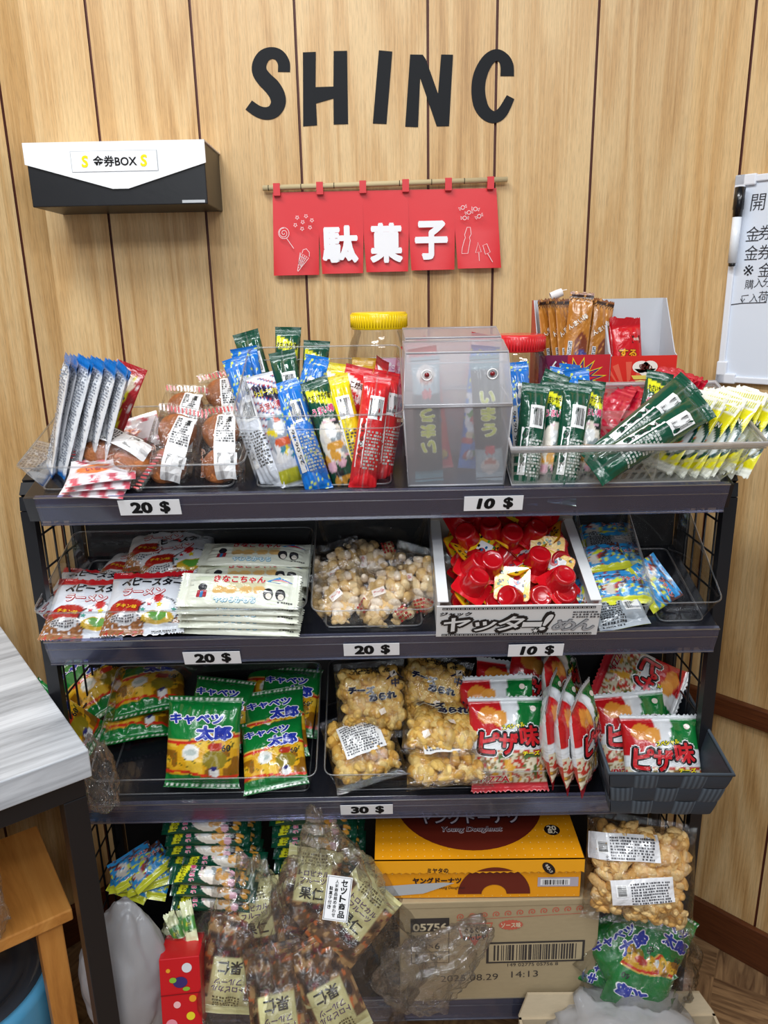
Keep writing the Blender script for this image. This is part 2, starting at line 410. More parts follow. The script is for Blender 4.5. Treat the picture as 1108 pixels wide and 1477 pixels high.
def dark_wood(name, c1, c2, sc=(3, 3, 60), rough=.4):
    m, nt, out = newmat(name); n = tex_noise(nt, 6, 5, .6, .5, sc=sc); cr = N(nt, 'ShaderNodeValToRGB'); L(nt, n, 'Fac', cr, 'Fac')
    cr.color_ramp.elements[0].position = .3; cr.color_ramp.elements[0].color = (*c1, 1); cr.color_ramp.elements[1].position = .7; cr.color_ramp.elements[1].color = (*c2, 1)
    b = N(nt, 'ShaderNodeBsdfPrincipled', Roughness=rough); L(nt, cr, 'Color', b, 'Base Color'); L(nt, b, 'BSDF', out, 'Surface'); return m
M_DARKWOOD = dark_wood('stained_trim', c('4a2411'), c('6b3a1e'))
RE, LE = (XR+1.3*D45, YW-1.3*D45), (XL-1.3*D45, YW-1.3*D45)
strip('trim_1', (XL, YW), (XR, YW), .497, .535, .014, 0)
strip('trim_2', (XR, YW), RE, .497, .535, .014, 0)
strip('trim_3', LE, (XL, YW), .497, .535, .014, 0)
strip('baseboard_back', (XL, YW), (XR, YW), 0, .085, .012, 0)
strip('baseboard_right', (XR, YW), RE, 0, .085, .012, 0)
strip('baseboard_left', LE, (XL, YW), 0, .085, .012, 0)
# parquet floor
def floor_mat():
    m, nt, out = newmat('parquet')
    tc = N(nt, 'ShaderNodeTexCoord'); mp = N(nt, 'ShaderNodeMapping'); mp.inputs['Rotation'].default_value = (0, 0, R(28))
    L(nt, tc, 'Object', mp, 'Vector')
    ck = N(nt, 'ShaderNodeTexChecker', Scale=7); L(nt, mp, 'Vector', ck, 'Vector')
    def grain(sc):
        m2 = N(nt, 'ShaderNodeMapping'); m2.inputs['Scale'].default_value = sc; n = N(nt, 'ShaderNodeTexNoise', Scale=9, Detail=5, Distortion=1.2)
        L(nt, mp, 'Vector', m2, 'Vector'); L(nt, m2, 'Vector', n, 'Vector'); return n
    a, b = grain((1, 9, 1)), grain((9, 1, 1))
    mx = N(nt, 'ShaderNodeMix', data_type='FLOAT'); L(nt, ck, 'Fac', mx, 0); L(nt, a, 'Fac', mx, 2); L(nt, b, 'Fac', mx, 3)
    cr = N(nt, 'ShaderNodeValToRGB'); L(nt, mx, 0, cr, 'Fac')
    cr.color_ramp.elements[0].position = .3; cr.color_ramp.elements[0].color = (*c('5c402b'), 1); cr.color_ramp.elements[1].position = .7; cr.color_ramp.elements[1].color = (*c('a5825c'), 1)
    p = N(nt, 'ShaderNodeBsdfPrincipled', Roughness=.45); L(nt, cr, 'Color', p, 'Base Color'); L(nt, p, 'BSDF', out, 'Surface'); return m
MB().box((-1.8, -1.6, -.05), (1.8, 1.6, 0)).build('floor', floor_mat(), kind='structure')

# ------------------------------------------------------------------ display rack
TILT = 18.0; ct, st = math.cos(R(TILT)), math.sin(R(TILT)); DEP = .19
YF = .93
LIPTOP = {1: (554, 709), 2: (554, 916), 3: (554, 1152), 4: (554, 1441)}
SHZ = {k: at(x, y, YF).z for k, (x, y) in LIPTOP.items()}
def shelf_X(k):
    return T(0, YF, SHZ[k]) @ RX(TILT if k < 4 else 0)
def U(k, px, py=None):
    """x along shelf k under a pixel at its front edge"""
    return at(px, py or LIPTOP[k][1], YF).x
def on(k, px, py, w=0):
    """point on shelf k's sloping surface (raised w) seen at a pixel"""
    X = shelf_X(k); nrm = (X.to_3x3() @ Vector((0, 0, 1))); o = X @ Vector((0, 0, w)); d = ray(px, py); ca = Vector((0, 0, CAM_Z))
    t = (o-ca).dot(nrm)/d.dot(nrm); return ca+d*t
XP0, XP1 = at(44, 750, .965).x, at(1048, 750, .965).x
DARK = c('17181c'); NAVY = c('15161c')
rack = thing('display_rack', 'black tiered snack rack with wire mesh sides and four shelves', 'rack')
zt = SHZ[1]+.005
for sx in (XP0, XP1):
    s = 1 if sx > 0 else -1; mb = MB()
    yb = 1.108
    arc = [(sx, .965, 0.0), (sx, .965, zt-.03), (sx, .968, zt-.012), (sx, .978, zt+.002), (sx, .995, zt+.008), (sx, 1.06, zt+.012), (sx, yb-.02, zt+.008), (sx, yb-.005, zt-.005), (sx, yb, zt-.03), (sx, yb, 0)]
    # flat bent bar
    for i in range(len(arc)-1):
        a, b = Vector(arc[i]), Vector(arc[i+1]); t = (b-a).normalized(); nn = Vector((0, t.z, -t.y))
        w, h = .0085, .007
        q = [a+Vector((dx, 0, 0))+nn*dy for dx, dy in ((-w, -h), (w, -h), (w, h), (-w, h))]+[b+Vector((dx, 0, 0))+nn*dy for dx, dy in ((-w, -h), (w, -h), (w, h), (-w, h))]
        mb.add([v[:] for v in q], [(0, 1, 2, 3), (7, 6, 5, 4), (0, 4, 5, 1), (1, 5, 6, 2), (2, 6, 7, 3), (3, 7, 4, 0)], DARK)
    mb.build('side_frame', M_METAL, rack)
    mb = MB(); z = .16
    while z < zt-.02: mb.tube([(sx, .965, z), (sx, yb, z)], .0016, DARK, n=6); z += .049
    for y in (.995, 1.028, 1.061, 1.09): mb.tube([(sx, y, .12), (sx, y, zt+.008)], .0016, DARK, n=6)
    mb.build('wire_mesh', M_METAL, rack)
MB().box((XP0+.012, 1.108, .12), (XP1-.012, 1.112, SHZ[1]+.05), c('0d0d10')).build('back_panel', M_MATTE, rack)
xs0, xs1 = XP0+.010, XP1-.010
RAILS = {1: (U(1, 50), U(1, 1050)), 2: (XP0+.012, XP1-.012), 3: (XP0+.012, XP1-.012), 4: (XP0+.012, XP1-.012)}
for k in (1, 2, 3, 4):
    mb = MB(); X = shelf_X(k)
    mb.box((xs0, .004, -.012), (xs1, DEP, -.0006), NAVY, 0, X, .001)
    mb.box((xs0, .002, -.036), (xs1, .006, -.001), NAVY, 0, X)
    mb.build('shelf', M_PLAST, rack)
    a, b = RAILS[k]; rl = MB(); S = -.003
    prof = [(.001, .004), (-.004, .004), (-.0055, -.006), (-.0048, -.034), (-.0065, -.037), (-.0055, -.0385), (-.001, -.0375), (.0005, -.010)]
    V = [X @ Vector((x, p, q)) for x in (a, b) for p, q in prof]; n = len(prof)
    rl.add([v[:] for v in V], [(j, (j+1) % n, n+(j+1) % n, n+j) for j in range(n)]+[tuple(range(n))[::-1], tuple(range(n, 2*n))], c('888888'), 0)
    for q, r in ((.0035, .0010), (-.0100, .0006), (-.0365, .0011)):
        rl.tube([X @ Vector((a, -.0052, q)), X @ Vector((b, -.0052, q))], r, c('c9cfdf'), 1, 6)
    rl.build('price_rail', [M_RAIL, M_EDGE], rack)
# ledge carrying the jars and cartons behind the sloping top shelf
LEDGE = SHZ[1]+.045
MB().box((XP0+.02, 1.113, LEDGE-.01), (XP1-.02, 1.30, LEDGE), c('15161b'), 0, None, .002).build('top_ledge', M_METAL, rack)
for x in (XP0+.05, XP1-.05): MB().box((x-.008, 1.113, LEDGE-.16), (x+.008, 1.118, LEDGE-.01), DARK).box((x-.008, 1.118, LEDGE-.022), (x+.008, 1.29, LEDGE-.01), DARK).build('ledge_bracket', M_METAL, rack)

# price tags
def price_tag(k, px, py, t, w, lab, rot=0):
    X = shelf_X(k); p = at(px, py, YF-.006); S = plane()
    mb = MB(); h = w*.29
    mb.box((-w/2, -h/2, -.0005), (w/2, h/2, 0), c('f4f5f8'))
    num = t.replace('$', '')
    mb.text(S, num, -w*.13, 0, None, h*.76, BLACK, 0, .065, .0003, aspect=1.25, shear=.12 if num == '10' else 0)
    mb.text(S, '$', w*.25, 0, None, h*.84, BLACK, 0, .05, .0003, aspect=1.15)
    n = X.to_3x3() @ Vector((0, -1, 0))
    # sits flat on the rail face
    c0 = X @ Vector((0, -.0075, -.018)); q = Vector((0, 0, CAM_Z)); d = ray(px, py); tt = (c0-q).dot(n)/d.dot(n); p = q+d*tt
    mb.build('price_tag', M_PAPER, None, Matrix.Translation(p) @ RX(TILT if k < 4 else 0) @ RX(90) @ RZ(rot), label=lab, cat='price tag', group='price tags')
price_tag(1, 216, 732, '20$', .0775, 'white 20 $ price tag on the top shelf edge', 0)
price_tag(1, 712, 726, '10$', .0745, 'white 10 $ price tag on the top shelf edge', 0)
price_tag(2, 306, 949, '20$', .0765, 'white 20 $ price tag under the stack of pale wrapped cakes')
price_tag(2, 536, 937, '20$', .0745, 'white 20 $ price tag under the clear bags of puffed snacks')
price_tag(2, 773, 938, '10$', .0740, 'white 10 $ price tag under the carton of red cups')
price_tag(3, 529, 1168, '30$', .0745, 'white 30 $ price tag on the third shelf edge')
# ------------------------------------------------------------------ wall things
SW = plane()
def wall_px(px, py, off=0): return at(px, py, YW-off)
def paper_letter(name, polys, lab):
    pts = [at(340+x/2.638, 50+y/2.638, YW) for x, y in polys]
    cx_ = sum(p.x for p in pts)/len(pts); cz = sum(p.z for p in pts)/len(pts)
    P = [(p.x-cx_, p.z-cz) for p in pts]; mb = MB()
    mb.poly(plane((0, 0, 0)), P, c('1a1c20'), .0009); k = len(P)
    ar = sum(P[i][0]*P[(i+1) % k][1]-P[(i+1) % k][0]*P[i][1] for i in range(k))
    if ar < 0: P = P[::-1]
    mb.add([(x, y, .0001) for x, y in P]+[(x, y, .0009) for x, y in P], [(i, (i+1) % k, k+(i+1) % k, k+i) for i in range(k)], c('1a1c20'))
    o = mb.build('paper_letter', M_PAPER, None, T(cx_, YW-.0002, cz) @ RX(90), label=lab, cat='letter', group='black paper letters on the wall')
    return o
def smooth(pts, n=3):
    for _ in range(n):
        q = []
        for i in range(len(pts)):
            a, b = pts[i], pts[(i+1) % len(pts)]
            q += [(a[0]*.75+b[0]*.25, a[1]*.75+b[1]*.25), (a[0]*.25+b[0]*.75, a[1]*.25+b[1]*.75)]
        pts = q
    return pts
def ribbon(mid, wid):
    """outline of a brush stroke with changing width"""
    m = [np.array(p, float) for p in mid]
    # catmull-rom sampling
    P, W = [], []
    for i in range(len(m)-1):
        p0, p1, p2, p3 = m[max(i-1, 0)], m[i], m[i+1], m[min(i+2, len(m)-1)]
        for t in np.linspace(0, 1, 8, endpoint=False):
            P.append(.5*((2*p1)+(-p0+p2)*t+(2*p0-5*p1+4*p2-p3)*t*t+(-p0+3*p1-3*p2+p3)*t**3)); W.append(wid[i]*(1-t)+wid[i+1]*t)
    P.append(m[-1]); W.append(wid[-1]); a, b = [], []
    for i in range(len(P)):
        t = P[min(i+1, len(P)-1)]-P[max(i-1, 0)]; t /= np.linalg.norm(t); nn = np.array((-t[1], t[0]))*W[i]/2
        a.append(tuple(P[i]+nn)); b.append(tuple(P[i]-nn))
    return a+b[::-1]
paper_letter('S', ribbon([(184, 142), (183, 108), (166, 80), (138, 70), (108, 82), (91, 112), (92, 143), (112, 172), (138, 198), (158, 230), (162, 262), (146, 290), (118, 300), (85, 292), (50, 268)], [46, 46, 44, 44, 50, 54, 57, 60, 62, 60, 56, 52, 48, 44, 42]), 'black paper letter S, first of the word on the wooden wall')
paper_letter('H', [(256, 68), (305, 66), (304, 200), (372, 198), (373, 63), (424, 62), (428, 340), (373, 342), (372, 243), (306, 262), (310, 345), (257, 349)], 'black paper letter H on the wooden wall')
paper_letter('I', [(545, 60), (596, 65), (574, 340), (522, 338)], 'black paper letter I, middle of the word on the wall')
paper_letter('N', [(664, 76), (712, 77), (724, 95), (770, 225), (782, 76), (827, 77), (812, 348), (765, 349), (702, 165), (694, 352), (645, 350)], 'black paper letter N on the wooden wall')
paper_letter('C', ribbon([(1033, 158), (1032, 118), (1018, 90), (990, 78), (958, 100), (932, 150), (923, 205), (930, 262), (950, 298), (982, 314), (1014, 296), (1046, 238)], [52, 50, 44, 44, 48, 52, 52, 54, 50, 46, 42, 32]), 'black paper letter C, last of the word on the wooden wall')

# voucher box hung on the wall
def ticket_box():
    Yf = 1.235
    tl, tr, bl, br = at(33, 206, Yf), at(293, 206, Yf), at(48, 300, Yf), at(300, 293, Yf)
    x0, x1 = (tl.x+bl.x)/2, (tr.x+br.x)/2; z1 = (tl.z+tr.z)/2; z0 = (bl.z+br.z)/2
    b = thing('voucher_box', 'black box with a pointed white flap lid mounted on the wooden wall', 'box', T((x0+x1)/2, YW, z0))
    w, h, d = x1-x0, z1-z0, YW-Yf-.001; S = plane((0, -d, 0), (1, 0, 0), (0, 0, 1))
    mb = MB(); mb.box((-w/2, -d, 0), (w/2, 0, h), c('15161a'), 0, None, .0015)
    mb.rect(S, w*.42, .004, w*.13, .004, c('b9bcc0'), .0008); mb.build('box_body', M_CARD, b)
    mb = MB(); t = .0016; f = h*.36
    poly = [(-w/2-.002, h+.002), (w/2+.002, h+.002), (w/2+.002, h*.66), (w*.06, h*.27), (-w*.03, h*.27), (-w/2-.002, h*.68)]
    mb.poly(plane((0, -d-t-.0012, 0), (1, 0, 0), (0, 0, 1)), poly, c('eef0f3'), 0)
    P = poly[::-1]; k = len(P); mb.add([(x, -d-.0006, y) for x, y in P]+[(x, -d-t-.0012, y) for x, y in P], [(i, (i+1) % k, k+(i+1) % k, k+i) for i in range(k)], c('e4e6ea'))
    mb.box((-w/2-.002, -d-t-.001, h), (w/2+.002, 0, h+.002), c('eef0f3')); mb.build('lid_flap', M_CARD, b)
    mb = MB(); S2 = plane((0, -d-t-.0016, 0), (1, 0, 0), (0, 0, 1)); cy = h*.71
    mb.rect(S2, -.001, cy, w*.485, h*.33, c('9aa0a6'), .0001); mb.rect(S2, -.001, cy, w*.48, h*.32, c('f3f4f7'), .0003)
    mb.text(S2, '金券BOX', 0, cy, w*.245, None, BLACK, 0, .02, .0006)
    for sx in (-1, 1): mb.text(S2, 'S', sx*w*.165-.001, cy, None, h*.19, c('f0e01c'), 0, .04, .0006, shear=.1)
    mb.build('paper_label', M_PAPER, b)
ticket_box()

# red shop curtain poster
def noren():
    p0 = at(560, 330, YW-.006); k = 1/ppm(p0); RED = c('dc2f35')
    n = thing('shop_curtain', 'red split banner with white characters hung from a pale rod on the wall', 'banner', T(p0.x, YW-.006, p0.z))
    S = plane((0, 0, 0), (1, 0, 0), (0, 0, 1)); px = lambda x, y: ((x/3.166+380-560)*k, (330-(y/3.166+250))*k)
    # five panels, split at the bottom, gently waving
    cutx = [52, 252, 456, 662, 868, 1060]; botx = [38, 254, 458, 666, 880, 1088]; mb = MB()
    for i in range(5):
        nx, ny = 16, 24; V = []; C_ = []
        for j in range(ny+1):
            for q in range(nx+1):
                t = j/ny; u = q/nx; sp = max(0, (t-.5)/.5)
                xa = cutx[i]*(1-t)+botx[i]*t+(sp*8 if i else 0); xb = cutx[i+1]*(1-t)+botx[i+1]*t-(sp*8 if i < 4 else 0)
                x, y = px(xa+(xb-xa)*u, 90+(448-90-6*i*.6)*t)
                z = -.001-.004*sp*math.sin(math.pi*u)**.7-.0025*t*math.sin(3+u*2+i)-.003*t
                V.append((x, z, y))
        f = [(j*(nx+1)+q, (j+1)*(nx+1)+q, (j+1)*(nx+1)+q+1, j*(nx+1)+q+1) for j in range(ny) for q in range(nx)]
        mb.add(V, f, RED, 0, True)
    for i, x in enumerate((73, 266, 459, 651, 843, 1032)):
        cx_, cy = px(x, 80-i*2); mb.box((cx_-15*k/3.166, -.0085, cy-26*k/3.166), (cx_+15*k/3.166, -.002, cy+26*k/3.166), c('d8343a'))
    W = c('f6f6fa'); S3 = lambda q, e: S(q, e+.0105)
    for ch, x, y, w, h in (('駄', 350, 318, 165, 162), ('菓', 560, 316, 150, 172), ('子', 765, 308, 150, 168)):
        a, b = px(x, y); mb.text(S3, ch, a, b, w*k/3.166, h*k/3.166, W, 0, .05, .0003)
    lw_ = 2.6*k/3.166
    def poly(pts, cl=False, w=lw_): mb.line(S3, [px(*p) for p in pts], w, c('f3d9da'), .0003, cl)
    poly([(96+(3+i*1.35)*math.cos(i*.75), 265+(3+i*1.35)*math.sin(i*.75)) for i in range(16)])
    poly([(96+24*math.cos(t), 265+24*math.sin(t)) for t in np.linspace(0, 6.28, 18)[:-1]], True); poly([(108, 288), (138, 332)])
    poly([(150, 430), (166, 350), (204, 374), (152, 432)]); poly([(175, 352), (180, 338), (195, 334), (208, 350), (207, 368)])
    for i in range(4): poly([(164-i*3, 365+i*16), (192-i*11, 380+i*12)]); poly([(170+i*8, 354+i*5), (156+i*3, 400+i*5)])
    def st(x, y, r=9):
        poly([(x+r*(1 if i % 2 == 0 else .5)*math.cos(R(90+36*i)), y+r*(1 if i % 2 == 0 else .5)*math.sin(R(90+36*i))) for i in range(10)], True)
    for x, y in ((160, 200), (200, 195), (226, 213), (184, 220), (150, 232), (180, 248), (216, 243)): st(x, y)
    for x, y, r in ((907, 172, 20), (964, 179, -10), (935, 193, 10), (916, 216, 0), (981, 210, 25)):
        poly([(x+8*math.cos(t), y+8*math.sin(t)) for t in np.linspace(0, 6.28, 12)[:-1]], True)
        for s in (-1, 1):
            a = R(r); f = lambda u, v: (x+u*math.cos(a)+v*math.sin(a), y-u*math.sin(a)+v*math.cos(a)); poly([f(s*8, 0), f(s*18, -7), f(s*16, 7), f(s*8, 0)])
    poly([(927, 256), (942, 256), (946, 285), (938, 300), (942, 312), (932, 368), (904, 368), (906, 345), (914, 315), (920, 300), (916, 288), (925, 262)], True)
    poly([(978, 322), (993, 362), (967, 366)], True); poly([(982, 366), (985, 402)])
    poly([(1000, 335), (1018, 328), (1034, 364), (1012, 374)], True); poly([(1022, 370), (1046, 408)])
    mb.build('banner_sheet', M_CARD, n)
    r = MB(); a, b = px(10, 72), px(1108, 56)
    r.tube([(a[0], -.004, a[1]), (b[0], -.004, b[1])], 12*k/3.166, c('c9b78f'), 0, 10)
    for x in (36, 182, 330, 624, 768, 915):
        q = px(x, 72-(x-10)*.0146); r.tube([(q[0]-.0006, -.004, q[1]), (q[0]+.0006, -.004, q[1])], 12.6*k/3.166, c('3d3325'), 0, 10)
    r.build('rod', M_PAPER, n)
noren()

# whiteboard on the splayed right wall
def board():
    def P(px, py): return side_hit(px, py, 1)
    (s0, z1), (s1_, z0) = P(1062, 256), P(1041, 550); s0 = (s0+s1_)/2
    o = Vector((XR+s0*D45, YW-s0*D45, z0)); u = Vector((D45, -D45, 0)); n = Vector((-D45, -D45, 0))
    X = Matrix.Translation(o) @ Matrix(((u.x, 0, n.x, 0), (u.y, 0, n.y, 0), (0, 1, 0, 0), (0, 0, 0, 1)))
    w, h = .42, z1-z0; t = .010
    b = thing('whiteboard', 'whiteboard with black handwriting on the right wooden wall', 'whiteboard', X)
    mb = MB(); mb.box((.004, .004, .0006), (w-.004, h-.004, .006), c('dfe6f2')); S = plane((0, 0, .0062))
    def q(px, py):
        s, z = P(px, py); return (s-s0, z-z0)
    def tx(ch, px, py, hpx, rot=0, bold=-.004):
        x, y = q(px, py); mb.text(S, ch, x, y, None, hpx/F*1.2*1.0, c('2a2c33'), rot, bold, .0004, aspect=.92, shear=.06)
    f = lambda x, y: (1030+x/4.615, 240+y/4.615)
    tx('開', *f(305, 240), 22); tx('金', *f(272, 450), 20); tx('券', *f(355, 440), 20); tx('金', *f(262, 575), 20); tx('券', *f(350, 570), 20)
    tx('※', *f(240, 692), 15); tx('金', *f(352, 688), 19); tx('購', *f(245, 785), 13); tx('入', *f(308, 775), 13); tx('分', *f(365, 770), 13)
    tx('入', *f(275, 875), 12); tx('荷', *f(340, 865), 15)
    mb.line(S, [q(*f(195, 118)), q(*f(280, 100)), q(*f(360, 88))], .0012, c('3a3c44')); mb.line(S, [q(*f(242, 856)), q(*f(196, 862)), q(*f(200, 905)), q(*f(215, 880))], .0012, c('3a3c44'))
    mb.line(S, [q(*f(200, 905)), q(*f(188, 880))], .0012, c('3a3c44'))
    mb.line(S, [q(*f(125, 920)), q(*f(200, 910)), q(*f(360, 905))], .0014, c('3a3c44'))
    mb.build('board_panel', M_CARD, b)
    FR = c('e9ecf4'); mb = MB()
    for lo, hi in (((0, 0, .0006), (.010, h, t)), ((w-.010, 0, .0006), (w, h, t)), ((0, 0, .0006), (w, .010, t)), ((0, h-.010, .0006), (w, h, t))): mb.box(lo, hi, FR, 0, None, .0015)
    mb.build('board_frame', M_PLAST, b)
    for cx_, cy, sx, sy in ((0, 0, 1, 1), (0, h, 1, -1), (w, 0, -1, 1), (w, h, -1, -1)):
        mb = MB()
        for a, d in ((.030, .0145), (.0145, .034)):
            mb.box((min(cx_-sx*.002, cx_+sx*a), min(cy-sy*.002, cy+sy*d), .0004), (max(cx_-sx*.002, cx_+sx*a), max(cy-sy*.002, cy+sy*d), t+.0015), FR, 0, None, .002)
        mb.build('corner_cap', M_PLAST, b)
    m = thing('marker_pen', 'white marker pen with a black cap clipped on the whiteboard', 'marker')
    a = q(*f(208, 140)); e = q(*f(148, 668)); v = Vector((e[0]-a[0], e[1]-a[1], 0)); ln = v.length; ang = math.atan2(v.y, v.x)
    m.matrix_local = X @ T(a[0], a[1], .0185) @ Matrix.Rotation(ang, 4, 'Z') @ RY(90)
    r = .0075
    MB().lathe([(.0001, ln*.35), (r*.92, ln*.35), (r*.92, ln*.955), (.0001, ln*.955)], c('eef2f8'), 0, 20).build('barrel', M_PLAST, m)
    MB().lathe([(r*.4, 0), (r*1.05, .001), (r*1.1, ln*.28), (r*.98, ln*.29), (r*.95, ln*.375), (.0001, ln*.375)], c('0e0f12'), 0, 20).box((r*.9, -.002, .01), (r*1.3, .002, ln*.26), c('0e0f12'), 0, None, .0006).build('cap', M_PLAST, m)
    MB().lathe([(r*.7, ln*.95), (r*.7, ln*.99), (r*.5, ln)], c('0e0f12'), 0, 16).build('end_plug', M_PLAST, m)
board()

# ------------------------------------------------------------------ sealed packs
class Pouch:
    """pillow pack lying in XY, front +Z. paint(U,V,x,y)->colours, U,V in -1..1"""
    def __init__(s, w, h, t, crimp=.010, seed=0, wr=.0012, teeth=0, rnd=.5, narrow=.05, bend=0, twist=0, sag=0):
        s.w, s.h, s.t, s.cr, s.seed, s.wr, s.teeth, s.rnd, s.nar, s.bend, s.twist, s.sag = w, h, t, crimp, seed, wr, teeth, rnd, narrow, bend, twist, sag
        rg = random.Random(seed); s.ph = [rg.uniform(0, 6.28) for _ in range(8)]; s.fq = [rg.uniform(.8, 1.25) for _ in range(8)]
    def half(s, U, V, side=1):
        vc = 1-2*s.cr/s.h; a = np.clip(1-np.abs(U)**2.6, 0, 1)**s.rnd; vv = np.clip(np.abs(V)/vc, 0, 1)
        b = np.clip(1-vv**3.2, 0, 1)**.62; z = s.t/2*a*b
        env = np.clip(1-vv, 0, 1); near = vv**2*np.clip((1-vv)*9, 0, 1)
        z = z+s.wr*1.4*near*a*(np.sin(U*9*s.fq[0]+s.ph[0]+V*2)+.7*np.sin(U*17*s.fq[1]+s.ph[1]-V*3))
        z = z+s.wr*.8*a*np.clip(env*4, 0, 1)*np.sin(U*3.1*s.fq[2]+V*4.2*s.fq[3]+s.ph[2])*side
        z = z+s.wr*.6*a*b*(vnoise(U*5+s.ph[3], V*5*s.h/s.w+s.ph[4], s.seed)-.5)*2
        inc = np.abs(V) > vc
        z = np.where(inc, .0003+.00035*np.sin(np.abs(V)*s.h*3200), z)
        return z
    def xyz(s, U, V, side=1, eps=0.0):
        z = s.half(U, V, side)+eps
        vv = np.abs(V); nr = 1-s.nar*np.sqrt(np.clip(1-vv**4, 0, 1))
        x = U*s.w/2*nr; y = V*s.h/2
        if s.teeth: y = y+np.where(vv > .995, (np.floor((U+1)*s.teeth) % 2)*.0022*np.sign(V), 0)
        z = z*side + s.wr*1.2*np.sin(U*2.2+s.ph[5])*np.where(vv > .7, vv, .3) + s.sag*(1-U**2)*0
        if s.bend:
            a = V*s.bend; Rr = s.h/2/s.bend; y2 = (Rr-z)*np.sin(a); z2 = Rr-(Rr-z)*np.cos(a); y, z = y2, z2
        if s.twist:
            a = V*s.twist; x, z = x*np.cos(a)-z*np.sin(a), x*np.sin(a)+z*np.cos(a)
        return np.stack((x, y, z), -1)
    def S(s, side=1):
        def f(q, e):
            U_ = np.clip(q[:, 0]/(s.w/2*(1-s.nar*.95)), -.99, .99); V_ = np.clip(q[:, 1]/(s.h/2), -.99, .99)
            return s.xyz(U_*side, V_, side, e+.0002)
        return f
    def shell(s, mb, front, back=None, n=(44, 64), mat=0):
        nu, nv = n
        th = np.linspace(-1, 1, nu+1); U1 = np.sin(th*math.pi/2)*.6+th*.4
        vc = 1-2*s.cr/s.h; V1 = np.concatenate((np.linspace(-1, -vc, 7)[:-1], np.linspace(-vc, vc, nv-11), np.linspace(vc, 1, 7)[1:]))
        Ug, Vg = np.meshgrid(U1, V1); Ug, Vg = Ug.ravel(), Vg.ravel(); rows = len(V1)
        for side, pt in ((1, front), (-1, back or front)):
            P = s.xyz(Ug, Vg, side); Cc = np.broadcast_to(np.asarray(pt(Ug*side, Vg, Ug*side*s.w/2, Vg*s.h/2) if callable(pt) else pt, float), (len(Ug), 3))
            f = []
            for j in range(rows-1):
                for i in range(nu):
                    a = j*(nu+1)+i; q = (a, a+1, a+nu+2, a+nu+1); f.append(q if side > 0 else q[::-1])
            mb.add(P, f, Cc, mat, True)
        return mb
def cols(n, base): return np.tile(np.array(base, float), (n, 1))
def put(C_, m, col): C_[m] = col; return C_
def inell(x, y, cx, cy, rx, ry): return ((x-cx)/rx)**2+((y-cy)/ry)**2 < 1
# ------------------------------------------------------------------ clear trays
def tray(name, lab, k, xa, xb, hf, hb, depth, flare=.012, v0=.006, group='clear plastic trays', inner=0, notch=False, mats=None, cat='tray'):
    """xa, xb: rim ends along the front (m, world x). local frame = sloping shelf"""
    X = shelf_X(k) @ T((xa+xb)/2, v0, .0008); w = xb-xa; f = flare; mb = MB()
    b = [(-w/2+f, f*.6, 0), (w/2-f, f*.6, 0), (w/2-f, depth-f*.4, 0), (-w/2+f, depth-f*.4, 0)]
    r = [(-w/2, 0, hf), (w/2, 0, hf), (w/2, depth, hb), (-w/2, depth, hb)]
    def rc(P, rr, n=5):
        out = []
        for i in range(4):
            p, a, d = Vector(P[i]), Vector(P[i-1]), Vector(P[(i+1) % 4]); pa = p+(a-p).normalized()*rr; pd = p+(d-p).normalized()*rr
            for j in range(n+1): t = j/n; out.append(((pa*(1-t)+p*t)*(1-t)+(p*(1-t)+pd*t)*t)[:])
        return out
    B, Rm = rc(b, .010), rc(r, .014); n = len(B)
    mb.add(B, [tuple(range(n))], WHITE, 0); mb.add(B+Rm, [(i, (i+1) % n, n+(i+1) % n, n+i) for i in range(n)], WHITE, 0, True)
    mb.tube(Rm, .0012, WHITE, 1, 6, closed=True); mb.tube([(p[0], p[1], .001) for p in B], .0012, WHITE, 1, 6, closed=True)
    if inner: mb.tube([((p[0])*1.0, p[1], p[2]-inner) for p in [tuple(Vector(a)*(1)+ (Vector(b_)-Vector(a))*(inner/max(hf, .01))) for a, b_ in zip(Rm, Rm)]], .0008, WHITE, 1, 6, closed=True)
    return mb.build(name, mats or [M_CLEAR, M_EDGE], None, X, label=lab, cat=cat, group=group)
tray('clear_tray', 'low clear tray at the left of the top shelf holding silver packets and wrapped cakes', 1, at(22, 662, .93).x, at(352, 662, .93).x, .040, .036, .175, .020)
tray('clear_bin', 'tall clear bin of colourful snack sticks on the top shelf', 1, at(345, 592, .95).x, at(581, 592, .95).x, .104, .125, .165, .016, inner=.018, group='clear plastic trays')

